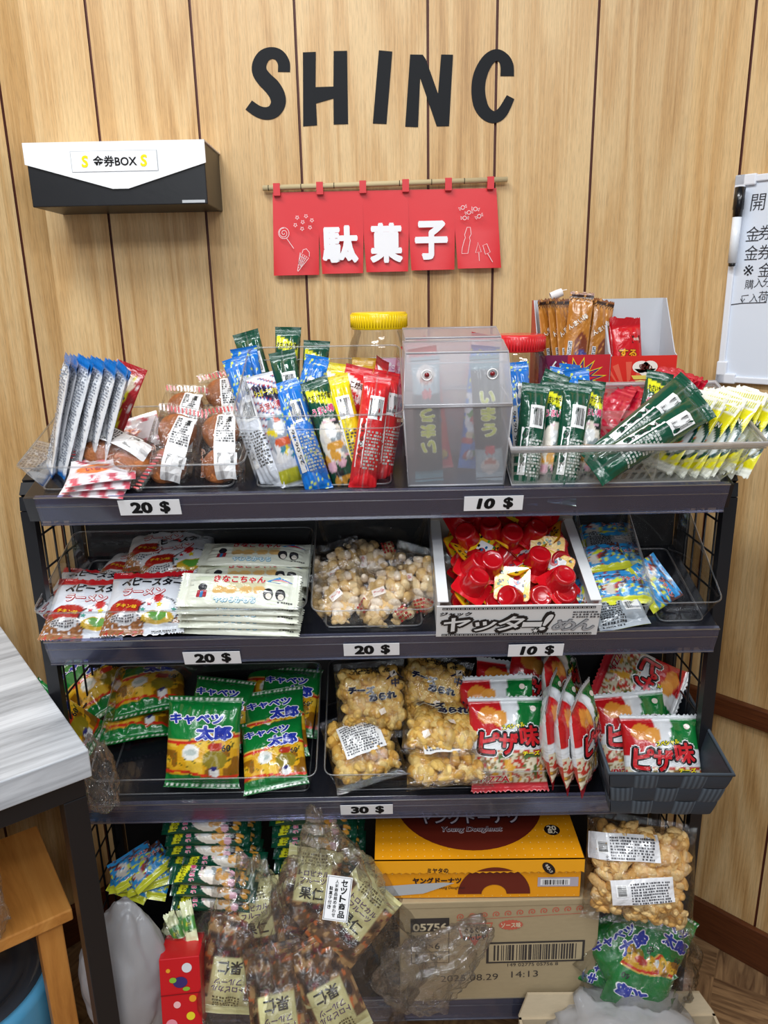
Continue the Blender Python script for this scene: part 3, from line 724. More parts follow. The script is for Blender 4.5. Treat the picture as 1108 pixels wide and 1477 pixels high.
# ------------------------------------------------------------------ snack sticks
def stick_mesh(key, base, lab_col=None, lab_txt=None, lab_ink=BLACK, name_col=None, speck=None, stripes=None, art=None, seed=1, foot=None, name='うまい棒', back=None):
    P = Pouch(.037, .158, .027, .011, seed, .0011, teeth=9, rnd=.55, narrow=.06, bend=random.Random(seed).uniform(-.06, .06)); base = np.array(base)
    rg = random.Random(seed*7+1); blobs = [(rg.uniform(-.016, .016), rg.uniform(-.066, .03), rg.uniform(.003, .008), rg.uniform(.003, .008), rg.choice(art or [WHITE])) for _ in range(26)]
    def front(U, V, x, y):
        C_ = cols(len(U), base)
        if stripes is not None: put(C_, (np.sin((x*.6+y)*620) > .82) & (V > -.3), stripes); put(C_, (np.sin((x*.6+y)*620+.9) > .86) & (V > -.3), c('3b4a8c'))
        if speck is not None: put(C_, hashn(np.floor(x*420), np.floor(y*420), seed) > .93, speck)
        if art:
            m = inell(x, y, 0, -.008, .017, .030); put(C_, m, art[0])
            for bx, by, a, b, q in blobs: put(C_, inell(x, y, bx, by, a, b) & (V < .25) & (V > -.84), q)
            put(C_, inell(x, y, .001, -.014, .012, .006), art[1 % len(art)]); put(C_, inell(x, y, .001, .004, .007, .009), c('f4f4f4'))
        if foot is not None: put(C_, (V < -.62) & (V > -.86), foot)
        if lab_col is not None: put(C_, (np.abs(V-.66+x*6) < .105) & (np.abs(U) < .86), lab_col)
        put(C_, np.abs(V) > .94, base*.75); return C_
    def bk(U, V, x, y):
        C_ = cols(len(U), back if back is not None else base)
        if speck is not None: put(C_, hashn(np.floor(x*420), np.floor(y*420), seed) > .93, speck)
        put(C_, np.abs(x) < .0012, base*.6+.1); return C_
    mb = MB(); P.shell(mb, front, bk, (28, 64)); S, B = P.S(1), P.S(-1)
    if lab_txt: mb.text(S, lab_txt, 0, .0525, .029, .0095, lab_ink, -6, .03, maxlen=.12)
    if name_col is not None: mb.otext(S, name, 0, .034, .029, .012, name_col, c('f4eef0'), 0, .03, .06)
    mb.barcode(B, .004, .034, .018, .030, 0, seed=seed); mb.rect(B, -.009, -.012, .009, .062, WHITE, .0005, ny=6)
    mb.text(B, '25.06.16', -.009, -.010, .045, .0042, c('333333'), 90, 0, .0009); mb.fine(B, .006, -.02, .018, .05, 12, c('b8beb8') if sum(base) < 1 else c('555555'), seed=seed)
    return mb.mesh('snack_stick', M_PACK)
BLUE, GREEN, YEL, RED = c('1273cf'), c('0d4a34'), c('ecd512'), c('d21f26')
ST = {
 'blue': stick_mesh('blue', BLUE, speck=c('d8e64a'), art=[c('e8eef8'), c('c23a34'), c('d9c9a8'), c('55a030')], seed=2),
 'green': stick_mesh('green', GREEN, c('e3e32a'), 'やさいサラダ味', c('14140c'), c('d8356f'), art=[c('efe6d8'), c('e2a23c'), c('2a2a2e'), c('e9b6c6'), c('96a0a4')], seed=3),
 'sugar': stick_mesh('sugar', c('dfe3ec'), c('1c1a3c'), 'シュガーラスク味', c('f0e23c'), c('b01f28'), stripes=c('b53a44'), art=[c('9aa4b2'), c('d85a30'), c('2f8aa0'), c('e8d22a'), c('f2f2f4')], foot=c('c8c62a'), seed=4),
 'yellow': stick_mesh('yellow', YEL, c('f0f0e6'), 'とり味', c('3a3414'), None, speck=c('c8b010'), art=[c('d8c012'), c('8a7a14'), c('e8dc5c'), c('40391a')], seed=5),
 'red': stick_mesh('red', RED, c('f3e9e6'), 'たこ焼味', c('50201c'), c('f0c8c8'), art=[c('d64a30'), c('3c6a90'), c('e8c832'), c('7a1518')], seed=6),
 'gold': stick_mesh('gold', c('b8901c'), c('f1ece0'), 'やきとり味', c('6a2a1a'), c('c8202c'), art=[c('a01c24'), c('7a1a1c'), c('e0b030'), c('c42a30')], seed=8),
 'night': stick_mesh('night', c('1b1c22'), art=[c('2a3038'), c('b0392c')], seed=9),
}
COLN = {'blue': 'blue starry', 'green': 'dark green', 'sugar': 'white striped', 'yellow': 'yellow', 'red': 'red', 'gold': 'gold'}
def stick(kind, px, py, Y, roll, lab, lean=74, tip=0, yaw=0, s=1, group='snack sticks in the clear bin'):
    return link('snack_stick', ST[kind], None, pose(px, py, Y, lean, roll, yaw, s, tip), lab, 'snack', group)
# back rows of the bin first
for a in (
 ('green', 377, 560, 1.06, 14, 'green snack stick at the back left corner of the clear bin', 80, 180),
 ('green', 414, 555, 1.07, -3, 'dark green snack stick standing tallest at the back of the clear bin', 80, 0),
 ('blue', 370, 585, 1.035, 12, 'blue snack stick rearmost at the left of the clear bin', 76, 20),
 ('blue', 364, 597, 1.01, 16, 'blue snack stick behind the white striped sticks', 74, 180),
 ('green', 423, 590, 1.03, 10, 'green snack stick with silver small print behind the starry blue one', 76, 180),
 ('green', 452, 575, 1.05, -5, 'green snack stick with wide top edge at the middle back of the clear bin', 78, 0),
 ('blue', 440, 598, 1.01, -14, 'blue snack stick leaning right between the green ones', 74, 160),
 ('yellow', 478, 608, 1.03, -10, 'yellow snack stick with white flavour label behind the plain yellow one', 76, 0),
 ('red', 500, 612, 1.01, -14, 'red snack stick poking up between the yellow sticks', 75, 0),
 ('gold', 523, 600, 1.04, -4, 'gold snack stick at the back right of the clear bin', 78, 0),
 ('red', 545, 600, 1.03, -10, 'red snack stick standing tallest at the back right of the clear bin', 78, 60),
 ('sugar', 374, 630, .985, 19, 'white striped snack stick showing its back, leftmost in the clear bin', 70, 150),
 ('sugar', 402, 624, .968, 18, 'white striped snack stick with navy flavour label in the clear bin', 70, 12),
 ('green', 479, 630, .970, 17, 'dark green snack stick with pink lettering at the front of the clear bin', 70, 0),
 ('blue', 437, 633, .962, 17, 'starry blue snack stick with barcode at the front of the clear bin', 70, 180),
 ('yellow', 503, 627, .975, 13, 'yellow snack stick with barcode right of the green one', 72, 180),
 ('red', 553, 622, .985, -6, 'red snack stick pressed against the right side of the clear bin', 74, 205),
 ('red', 533, 628, .962, -9, 'red snack stick with white date strip at the front right of the clear bin', 72, 180)):
    stick(a[0], a[1], a[2], a[3], a[4], a[5], a[6], a[7])

# ------------------------------------------------------------------ silver packets and the red packet
def sachet_mesh(w, h, t, front, back, dec=None, seed=1, crimp=.006, mat=None, teeth=0, n=(20, 40), **kw):
    P = Pouch(w, h, t, crimp, seed, kw.pop('wr', .0008), teeth=teeth, rnd=.6, narrow=.02, **kw); mb = MB(); P.shell(mb, front, back, n)
    if dec: dec(mb, P.S(1), P.S(-1))
    return mb.mesh('packet', mat or M_PACK)
SILV, SBLUE = c('e0e3e8'), c('1c74c4')
def silver(U, V, x, y):
    C_ = cols(len(U), SILV); put(C_, V > .86, SBLUE); put(C_, V < -.80, SBLUE); return C_
me_silver = sachet_mesh(.044, .178, .007, silver, silver, lambda mb, S, B: (mb.fine(S, 0, .01, .034, .135, 34, c('8a909c'), seed=5), mb.fine(B, 0, .01, .034, .135, 34, c('8a909c'), seed=8)), 11, crimp=.011, mat=M_PACK, wr=.0016)
for i in range(13):
    t = i/12; bx, by = 62+t*60, 694+t*-2; tx_, ty = 106+t*86, 528+t*16
    link('foil_packet', me_silver, None, pose((bx+tx_)/2, (by+ty)/2-4, .985-.010*t+.012*(i % 3), 76, -13-t*5-(i % 2)*2, -62+(i % 4)*5+8*t, .98-.04*t, 0), 'slim silver packet with blue ends standing in the fan at the top left', 'snack', 'silver packets standing in a fan')
def redp(U, V, x, y):
    C_ = cols(len(U), c('a81c22')); put(C_, (np.abs(x+.001+.003*np.sin(y*60)) < .0125) & (np.abs(V) < .84), c('e9e32a')); put(C_, inell(x, y, 0, .055, .014, .014), c('d8c8b0')); put(C_, inell(x, y, 0, .058, .008, .006), c('ece8e8'))
    put(C_, (hashn(np.floor(x*300), np.floor(y*300), 2) > .9) & (np.abs(x) > .0125), c('e8d8d8')); put(C_, inell(x, y, 0, -.062, .010, .012), c('5b9a28')); return C_
me_red = sachet_mesh(.044, .165, .008, redp, c('a81c22'), lambda mb, S, B: [mb.otext(S, ch, 0, .032-i*.019, .017, .016, c('3a9fce'), c('1c3442'), 0, .03, .05) for i, ch in enumerate('サワー')], 12)
link('foil_packet', me_red, None, pose(160, 607, 1.02, 74, -22, 0, .98), 'red and yellow packet with blue lettering beside the silver fan', 'snack')
# flat packets under the cakes
def pinkp(U, V, x, y):
    C_ = cols(len(U), c('e8e2e6')); put(C_, (np.sin(x*260+y*120) > .3) & (np.abs(V) > .45), c('cf5a6a')); put(C_, inell(x, y, -.01, 0, .022, .010), c('e8823c')); return C_
me_pink = sachet_mesh(.085, .055, .008, pinkp, c('dcd6da'), lambda mb, S, B: mb.text(S, 'いちご', -.005, 0, .03, .009, c('b03050'), 4, .02), 13)
for i in range(3):
    p = on(1, 140+i*5, 699, .006)+shelf_X(1).to_3x3() @ Vector((0, .004*i, .0085*i)); link('flat_packet', me_pink, None, T(*p) @ RX(TILT+6) @ RZ(-4+i*7), ['white and pink flat packet at the bottom of the pile under the wrapped cakes', 'white and pink flat packet in the middle of the pile under the wrapped cakes', 'white and pink flat packet on top of the pile under the wrapped cakes'][i], 'snack', 'flat packets under the cakes')
link('flat_packet', me_pink, None, pose(190, 628, 1.06, 50, 20), 'white and orange packet lying behind the leftmost wrapped cake', 'snack')

# ------------------------------------------------------------------ wrapped cakes: clear film, cakes, paper label
_ico = None
def ico(sub=2):
    bm = bmesh.new(); bmesh.ops.create_icosphere(bm, subdivisions=sub, radius=1); bm.verts.index_update()
    v = np.array([q.co[:] for q in bm.verts]); f = [[q.index for q in fc.verts] for fc in bm.faces]; bm.free(); return v, f
ICO2, ICO3, ICO1 = ico(2), ico(3), ico(1)
def blob(mb, cxyz, r, col, seed=0, amp=.12, I=None, rot=None, mat=0):
    v, f = I or ICO2; n = 1+amp*np.sin(v[:, 0]*3.1+seed)*np.cos(v[:, 1]*2.7+seed*1.7)+amp*.6*np.sin(v[:, 2]*5.3+seed*2.1)
    q = v*n[:, None]*np.array(r)
    if rot is not None: q = q @ np.array(rot.to_3x3()).T
    tone = 1+.14*np.sin(v[:, 0]*2.3+seed*3)*np.cos(v[:, 2]*2+seed)
    mb.add(q+np.array(cxyz), f, np.clip(np.array(col)[None, :]*tone[:, None], 0, 1), mat, True)
def film_pack(name, P, X, lab, cat, group, fill, labels=None, band=None, mat=None):
    """fill(mb) puts the food inside; labels(mb,S,B) the printed paper on the film"""
    t = thing(name, lab, cat, X, group)
    mb = MB(); fill(mb); fo = mb.build('snack_pieces', M_FOOD, t)
    for lf in (labels if isinstance(labels, list) else [labels] if labels else []):
        mb = MB(); lf(mb, P.S(1), P.S(-1)); mb.build('printing', M_PACK, t)
    mb = MB(); P.shell(mb, WHITE, None, (30, 44)); mb.build('film', mat or M_FILM, t)
    return t
CP = Pouch(.072, .118, .040, .012, 31, .003, rnd=.5, narrow=.06, teeth=12)
def cake_fill(mb):
    for i, (y, q) in enumerate(((.024, 1), (-.024, 2))): blob(mb, (0, y, 0), (.025, .025, .014), c('a8622e'), q, .06, ICO3)
def cake_lab(mb, S, B):
    mb.rect(S, .012, 0, .026, .088, c('eceaea'), .0008, ny=10, nx=4); mb.barcode(S, .014, -.018, .016, .026, 90, .0012); mb.fine(S, .012, .022, .021, .038, 11, seed=4, eps=.0012)
    mb.rect(S, .018, .036, .007, .007, c('222222'), .0012)
    for s in (1, -1):
        for i in range(13): mb.rect(S, -.031+i*.0052, s*.0535, .0022, .008, c('c04848'), .0009, 18)
    mb.otext(S, 'ドーナツ', -.017, -.022, .036, .008, c('8b4a2a'), c('efe2da'), 86, .02, .05, .0009)
proto = film_pack('wrapped_cake', CP, pose(248, 648, .985, 62, -14), 'clear wrapped ring cakes with a white barcode label, middle of the front row', 'cake', 'wrapped ring cakes in the low clear tray', cake_fill, cake_lab)
for a, l in (((318, 648, .985, 62, 4, -8), 'clear wrapped ring cakes with a white barcode label, rightmost beside the clear bin'),
          ((170, 655, .975, 40, 62, 0), 'clear wrapped ring cakes lying on their side next to the silver packets'),
          ((262, 612, 1.07, 58, -8, 0), 'clear wrapped ring cakes standing behind the middle pack'),
          ((326, 592, 1.09, 66, 8, 0), 'clear wrapped ring cakes standing at the back near the clear bin')):
    dup(proto, pose(*a), l)

# ------------------------------------------------------------------ frosted bins
def frosted_bin(px0, px1, pyb, v0, lab, hlow, htop, seed):
    xa, xb = at(px0, pyb, YF+v0).x, at(px1, pyb, YF+v0).x; w = xb-xa; X = shelf_X(1) @ T((xa+xb)/2, v0, .001) @ RX(-TILT+8)
    t = thing('frosted_bin', lab, 'bin', X, 'frosted plastic bins on the top shelf'); d = .082; f = .006
    mb = MB(); lo = [(-w/2+f, .003, 0), (w/2-f, .003, 0), (w/2-f, d, 0), (-w/2+f, d, 0)]; hi = [(-w/2, 0, hlow), (w/2, 0, hlow), (w/2, d, hlow), (-w/2, d, hlow)]
    mb.add(lo+hi, [(0, 3, 2, 1), (0, 1, 5, 4), (1, 2, 6, 5), (2, 3, 7, 6), (3, 0, 4, 7)], WHITE)
    mb.tube(hi, .0018, WHITE, 1, 6, closed=True)
    for a, b in zip(lo, hi): mb.tube([a, b], .0012, WHITE, 1, 6)
    mb.tube(lo, .0014, WHITE, 1, 6, closed=True); mb.build('bin_body', [M_FROST, M_FROSTEDGE], t)
    mb = MB(); y1 = .026; q = [(-w/2, 0, hlow+.002), (w/2, 0, hlow+.002), (w/2-.004, y1, htop), (-w/2+.004, y1, htop), (w/2-.002, d+.002, htop+.002), (-w/2+.002, d+.002, htop+.002), (w/2, d, hlow+.002), (-w/2, d, hlow+.002)]
    mb.add(q, [(0, 1, 2, 3), (3, 2, 4, 5), (1, 6, 4, 2), (0, 3, 5, 7), (5, 4, 6, 7)], WHITE)
    mb.tube([q[0], q[1], q[2], q[3]], .0015, WHITE, 1, 6, closed=True); mb.tube([q[3], q[2], q[4], q[5]], .0015, WHITE, 1, 6, closed=True)
    mb.tube([(q[3][0], q[3][1]-.003, htop-.012), (q[2][0], q[2][1]-.003, htop-.012)], .001, WHITE, 1, 6)
    mb.build('bin_hood', [M_FROST, M_FROSTEDGE], t)
    for sx in (-.28, .32):
        ring = [(sx*w+0.0062*math.cos(a), y1-.0135, htop-.024+0.0062*math.sin(a)) for a in np.linspace(0, 6.283, 20)[:-1]]
        mb = MB(); mb.tube(ring, .0009, c('eeeeee'), 0, 6, closed=True)
        mb.lathe([(.0001, 0), (.0030, 0), (.0030, .0012), (.0001, .0016)], c('801018'), 0, 18, T(sx*w, y1-.0125, htop-.024) @ RX(90)); mb.build('vent_hole', M_PLAST, t)  # dark red disc in a ring stands for a hole in the hood
    return X, w
Xb2, _ = frosted_bin(583, 722, 690, .100, 'frosted bin standing behind the front frosted bin on the top shelf', .088, .148, 1)
Xb1, wb = frosted_bin(583, 733, 712, .008, 'frosted bin with two dark snack sticks at the front of the top shelf', .104, .164, 2)
def night_deco():
    mb = MB(); P = Pouch(.037, .158, .027, .011, 9, .0011, teeth=9, rnd=.55, narrow=.06)
    def fr(U, V, x, y):
        C_ = cols(len(U), c('1b1c22')); put(C_, V > .45, c('9fb4bc')); put(C_, inell(x, y, 0, .058, .012, .012), c('e8e0d8')); put(C_, inell(x, y, 0, .052, .008, .004), c('c46a48')); put(C_, V < -.80, c('5d8e9a')); return C_
    P.shell(mb, fr, c('1b1c22'), (28, 60))
    for i, ch in enumerate('うまい'): mb.otext(P.S(1), ch, 0, -.002-i*.020+.012, .020, .018, c('d6e02c'), c('f0f2c8'), 180, .04, .06)
    mb.text(P.S(1), '棒', 0, .036, .013, .013, c('c9262c'), 180, .04); return mb.mesh('snack_stick', M_PACK)
me_n = night_deco()
link('snack_stick', me_n, None, Xb1 @ T(-wb*.27, .024, .079) @ RX(84) @ RZ(2), 'black snack stick with yellow-green lettering inside the front frosted bin, left', 'snack')
link('snack_stick', me_n, None, Xb1 @ T(wb*.30, .024, .079) @ RX(84) @ RZ(184), 'black snack stick standing the other way up inside the front frosted bin, right', 'snack')
link('snack_stick', ST['red'], None, Xb1 @ T(-wb*.22, .055, .085) @ RX(80) @ RZ(8), 'red snack stick in the back of the front frosted bin, left', 'snack')
link('snack_stick', ST['blue'], None, Xb1 @ T(wb*.24, .055, .085) @ RX(80) @ RZ(-6), 'blue snack stick in the back of the front frosted bin, right', 'snack')
link('snack_stick', ST['red'], None, Xb2 @ T(-wb*.15, .04, .068) @ RX(80) @ RZ(24), 'red snack stick leaning inside the rear frosted bin, left', 'snack')
link('snack_stick', ST['red'], None, Xb2 @ T(wb*.22, .04, .070) @ RX(80) @ RZ(-12), 'red snack stick standing inside the rear frosted bin, right', 'snack')

# ------------------------------------------------------------------ jars
def jar(px0, px1, pylid, Y, lidcol, lab, fillcol, txt, h):
    a, b = at(px0, pylid, Y), at(px1, pylid, Y); r = (b.x-a.x)/2; x = (a.x+b.x)/2; zt_ = a.z+.008; z0 = LEDGE+.0005; H = zt_-z0
    t = thing('candy_jar', lab, 'jar', T(x, Y, z0))
    mb = MB(); mb.lathe([(r*.5, .001), (r*.98, .001), (r*1.12, .008), (r*1.14, .02), (r*1.14, H*.62), (r*1.05, H*.74), (r*.90, H*.82), (r*.90, H*.86)], WHITE, 0, 40, None, True, False)
    mb.build('jar_body', M_CLEAR, t)
    mb = MB(); n = 64; lh = .022
    prof = [(r*.97, H-lh-.002), (r*1.0, H-lh), (r*1.0, H-.002), (r*.96, H), (r*.80, H+.0006), (.0001, H+.0006)]
    mb.lathe(prof, lidcol, 0, n, None, False, False)
    for i in range(60): a_ = 2*math.pi*i/60; mb.tube([(r*1.002*math.cos(a_), r*1.002*math.sin(a_), H-lh+.001), (r*1.002*math.cos(a_), r*1.002*math.sin(a_), H-.003)], .0008, lidcol, 0, 4)
    mb.build('jar_lid', M_PLAST, t)
    mb = MB(); rr = r*1.15; k = 12; S = lambda q, e: np.stack((np.sin(q[:, 0]/rr)*(rr+e), -np.cos(q[:, 0]/rr)*(rr+e), q[:, 1]), 1)
    if txt:
        mb.rect(S, .014, H*.37, .056, H*.50, fillcol, .0004, nx=k)
        rg = random.Random(3)
        for i in range(50): mb.ell(S, .014+rg.uniform(-.025, .025), H*.37+rg.uniform(-.2, .2)*H, .003, .003, rg.choice([c('b8508c'), c('8fa8d8'), c('f2e8f0'), c('c890b8')]), .0008, 8)
        mb.otext(S, txt, .014, H*.50, .05, .018, c('8c2a68'), c('f3e6ee'), -8, .03, .06, .0012); mb.build('jar_label', M_PAPER, t)
    return x, z0, r
jar(506, 587, 459, 1.165, c('f2cf10'), 'clear jar with a yellow screw lid and pink label behind the snack sticks', c('e3b8d2'), 'ハート', .13)
jx, jz, jr = jar(706, 786, 491, 1.165, c('d8262c'), 'clear jar with a red screw lid behind the frosted bins', c('c83030'), None, .13)
# ------------------------------------------------------------------ milky lattice basket at the right of the top shelf
def lattice(mb, A, B, C_, D, nx, ny, hw=.58, hh=.70, top=.16, th=None):
    """wall A(bottom left) B(bottom right) C(top right) D(top left) with nx*ny holes"""
    A, B, C_, D = map(Vector, (A, B, C_, D)); P = lambda u, v: ((A*(1-u)+B*u)*(1-v)+(D*(1-u)+C_*u)*v)[:]
    us = [0]; 
    for i in range(nx): us += [(i+(1-hw)/2)/nx, (i+(1+hw)/2)/nx]
    us.append(1); vs_ = [0]
    for j in range(ny): a = .07+(1-top-.07)*j/ny; b = (1-top-.07)/ny; vs_ += [a+b*(1-hh)/2, a+b*(1+hh)/2]
    vs_.append(1); W = len(us)
    V = [P(u, v) for v in vs_ for u in us]; f = []
    for j in range(len(vs_)-1):
        for i in range(W-1):
            if i % 2 == 1 and j % 2 == 1: continue
            f.append((j*W+i, j*W+i+1, (j+1)*W+i+1, (j+1)*W+i))
    mb.add(V, f, WHITE, 0)
xa, xb = at(735, 648, .925).x, at(1098, 640, .925).x; W_ = xb-xa; XB = shelf_X(1) @ T((xa+xb)/2, .000, .002)
bk = thing('lattice_basket', 'milky plastic lattice basket of packets at the right of the top shelf', 'basket', XB)
hF, hB, D_ = .058, .060, .170
lo = [(-W_/2+.006, .006, 0), (W_/2-.042, .006, 0), (W_/2-.042, D_-.008, 0), (-W_/2+.006, D_-.008, 0)]
hi = [(-W_/2, -.004, hF), (W_/2, -.004, hF), (W_/2, D_, hB), (-W_/2, D_, hB)]
mb = MB(); lattice(mb, lo[0], lo[1], hi[1], hi[0], 26, 3); lattice(mb, lo[1], lo[2], hi[2], hi[1], 10, 3); lattice(mb, lo[2], lo[3], hi[3], hi[2], 24, 3); lattice(mb, lo[3], lo[0], hi[0], hi[3], 10, 3)
mb.add(lo, [(0, 1, 2, 3)], WHITE, 0); mb.tube(lo, .0015, WHITE, 1, 6, closed=True)
mb.build('basket_wall', [M_BASKET, M_FROSTEDGE], bk)
mb = MB(); mb.tube(hi, .0034, WHITE, 0, 8, closed=True); mb.tube([(p[0]*.995, p[1]+.002, p[2]-.006) for p in hi], .0014, WHITE, 0, 6, closed=True); mb.build('basket_rim', M_FROSTEDGE, bk)
mb = MB(); lattice(mb, (-.048+.05, .09, 0), (W_/2-.05, .09, 0), (W_/2-.02, .092, .058), (-.075+.02, .092, .058), 12, 3); mb.build('divider', [M_BASKET], bk)
mb = MB(); mb.box((.028, .006, .002), (.030, .09, .055), WHITE, 0, None); mb.build('divider', [M_BASKET], bk)
# yellow packets with white serrated tops
def yelp(U, V, x, y):
    C_ = cols(len(U), c('e9e01c')); put(C_, V > .72, c('f2f3ea')); put(C_, V < -.8, c('f2f3ea'))
    put(C_, inell(x, y, .014, -.004, .021, .030), c('12423c')); put(C_, inell(x, y, .014, -.006, .016, .022), c('dfe6ea')); put(C_, inell(x, y, .012, -.010, .010, .012), c('d8622a')); put(C_, (inell(x, y, .012, -.010, .010, .012)) & (hashn(np.floor(x*500), np.floor(y*500)) > .5), c('2a8a4a'))
    return C_
def yel_dec(mb, S, B):
    mb.otext(S, 'USAIN', .012, .022, .026, .008, WHITE, c('12423c'), 0, .02, .05); mb.fine(B, 0, -.01, .05, .05, 10, c('6a6a20'))
    for s in (S,): 
        for i in range(18): mb.rect(s, -.026+i*.0031, .047, .0012, .008, c('d8d83a'), .0006)
me_y = sachet_mesh(.066, .108, .008, yelp, yelp, yel_dec, 41, crimp=.010, teeth=22, n=(26, 44))
NY = 22
for i in range(NY):
    t = i/(NY-1); tx_, ty = 978+t*112, 566+11*math.sin(i*1.9)-4*(t > .7)-6*(i == 0); bx, by = 934+t*112, 700
    link('yellow_packet', me_y, None, pose((tx_+bx)/2+8, (ty+by)/2-8, .99+.012*math.sin(i*2.3), 60-3*math.sin(i), -8+4*math.sin(i*1.3), -58+6*math.sin(i*2.1)+10*(i == 0)), 'yellow packet with a white serrated top in the row at the right basket end', 'snack', 'yellow packets filed in the basket')
# red packets behind
me_rp = sachet_mesh(.060, .095, .007, lambda U, V, x, y: put(cols(len(U), c('c01830')), np.sin(y*900) > .8, c('d83a50')), c('b81a30'), None, 43, crimp=.010, teeth=20, wr=.0012)
for i in range(15):
    t = i/14; x = 868+t*72+(28 if i > 9 else 0); link('red_packet', me_rp, None, pose(x, 604-3*math.sin(i*2)+(t > .7)*-20, 1.065+.006*math.sin(i), 62, -12+5*math.sin(i*1.7), -52), 'small red packet with a serrated top in the row behind the basket divider', 'snack', 'red packets in the back of the basket')
# green and blue sticks
for a in (
 ('blue', 750, 606, 1.04, 4, 'blue snack stick between the frosted bin and the red-lid jar', 78, 180),
 ('blue', 800, 612, 1.055, -10, 'blue snack stick behind the green sticks, left, in the lattice basket', 76, 180),
 ('blue', 842, 614, 1.05, 8, 'blue snack stick behind the green sticks, right, in the lattice basket', 76, 0),
 ('blue', 820, 606, 1.075, -4, 'blue snack stick rearmost behind the green sticks in the lattice basket', 78, 200),
 ('green', 775, 617, 1.02, -22, 'green snack stick with silver back tilted right at the left end of the basket', 74, 180),
 ('green', 764, 640, .968, -8, 'green snack stick with white date strip, leftmost in the lattice basket', 70, 180),
 ('green', 797, 636, .985, -6, 'green snack stick with pink name, second from the left in the basket', 70, 0),
 ('green', 822, 640, .962, -10, 'green snack stick with white date strip, third from the left in the basket', 70, 180),
 ('green', 846, 634, .985, -8, 'green snack stick with pink name, fourth from the left in the basket', 70, 0),
 ('green', 936, 618, 1.02, -14, 'green snack stick with pink name leaning in the middle of the basket', 72, 0)):
    stick(a[0], a[1], a[2], a[3], a[4], a[5], a[6], a[7], group='green and blue snack sticks in the lattice basket')
ME_G = stick_mesh('green', GREEN, art=[GREEN], seed=21)
link('snack_stick', ME_G, None, pose(926, 612, .958, 62, -52, 0, 1.1, 180), 'green snack stick lying diagonally with its white date strip, upper of the two', 'snack', 'green and blue snack sticks in the lattice basket')
link('snack_stick', ME_G, None, pose(938, 632, .934, 60, -60, 0, 1.1, 180), 'green snack stick lying diagonally over the basket rim, lower of the two', 'snack', 'green and blue snack sticks in the lattice basket')

# ------------------------------------------------------------------ cartons on the ledge
def carton(px0, px1, pyt, pyfront, pyfb, Yf, Yb, lab, side, front, dec, skew=0):
    xa, xb = at(px0, pyfront, Yf).x, at(px1, pyfront, Yf).x; z0 = LEDGE+.001; hf = at((px0+px1)/2, pyfront, Yf).z-z0; hb = at((px0+px1)/2, pyt, Yb).z-z0
    w, d = xb-xa, Yb-Yf; b = thing('display_carton', lab, 'carton', T((xa+xb)/2, Yf, z0)); t = .0014; G = c('c9ccd2')
    mb = MB(); mb.box((-w/2, 0, 0), (w/2, d, t), G); mb.box((-w/2, d-t, 0), (w/2, d, hb), G)
    for s in (-1, 1):
        x0, x1 = (s*w/2, s*(w/2-t)); pr = [(0, 0), (0, hf), (d*.12, hf+.004), (d*.82, hb), (d, hb), (d, 0)]; k = len(pr)
        V = [(x0, y, z) for y, z in pr]+[(x1, y, z) for y, z in pr]; F2 = [(tuple(range(k)) if s < 0 else tuple(range(k))[::-1]), (tuple(range(k, 2*k))[::-1] if s < 0 else tuple(range(k, 2*k)))]
        mb.add([v for v in V[:k]], [tuple(range(k))[::s]], side); mb.add(V[k:], [tuple(range(k))[::-s]], G); mb.add(V, [(i, (i+1) % k, k+(i+1) % k, k+i)[::s] for i in range(k)], G)
    mb.build('carton_tray', M_CARD, b)
    mb = MB(); S = plane((0, -.0006, 0), (1, 0, 0), (0, 0, 1)); mb.box((-w/2, 0, 0), (w/2, t, hf), front); dec(mb, S, w, hf); mb.build('front_panel', M_CARD, b)
    return b, w, hf
def burst(mb, S, w, h):
    rg = random.Random(4)
    mb.rect(S, 0, h/2, w, h, c('7a1a4a'), .0001); mb.rect(S, w*.2, h/2, w*.6, h, c('c4222c'), .0002)
    for k_, col, e in ((1.0, c('e8d02a'), .0004), (.88, c('3c2a7a'), .0007), (.70, c('d62a2e'), .001)):
        pts = []
        for i in range(32): a = i*math.pi/16; r = (1 if i % 2 else .55)*k_; pts.append((w*.05+w*.42*r*math.cos(a), h*.62+h*.36*r*math.sin(a)))
        mb.poly(S, pts, col, e)
    mb.otext(S, 'んまい', -w*.15, h*.80, w*.42, h*.2, c('f0f0f0'), c('7a1a4a'), -12, .03, .05, .0014)
def surume(mb, S, w, h):
    mb.rect(S, 0, h/2, w, h, c('d9291f'), .0001)
    for i in range(9):
        a0 = R(8+i*20); a1 = a0+R(9); o = (-.02, h*.30); r = w*.6
        pts = [o]+[(max(-w/2, min(w/2, o[0]+r*math.cos(a))), max(0, min(h, o[1]+r*math.sin(a)))) for a in (a0, a1)]; mb.poly(S, pts, c('e4604a'), .0003)
    mb.ell(S, -.004, h*.83, .013, .009, c('f3ece2'), .0006); mb.ell(S, .009, h*.83, .012, .009, c('f3ece2'), .0006); mb.poly(S, [(-.014, h*.80), (.019, h*.80), (.003, h*.66)], c('f3ece2'), .0006)
    mb.text(S, '安心', .003, h*.83, .020, None, c('5a2018'), 0, .03, .0010); mb.poly(S, [(-.018, h*.70), (.022, h*.70), (.018, h*.64), (-.014, h*.64)], c('e8d060'), .0009)
    mb.ell(S, -.004, h*.40, .024, .022, c('e8e0a0'), .0006); mb.ell(S, -.004, h*.40, .022, .020, c('d9291f'), .0008); mb.ell(S, -.004, h*.40, .015, .013, c('f0b820'), .0010); mb.rect(S, -.004, h*.26, .05, h*.12, c('d9291f'), .0012)
    mb.text(S, 'スルメン', .036, h*.50, .034, .012, c('f0d020'), 12, .05, .0014)
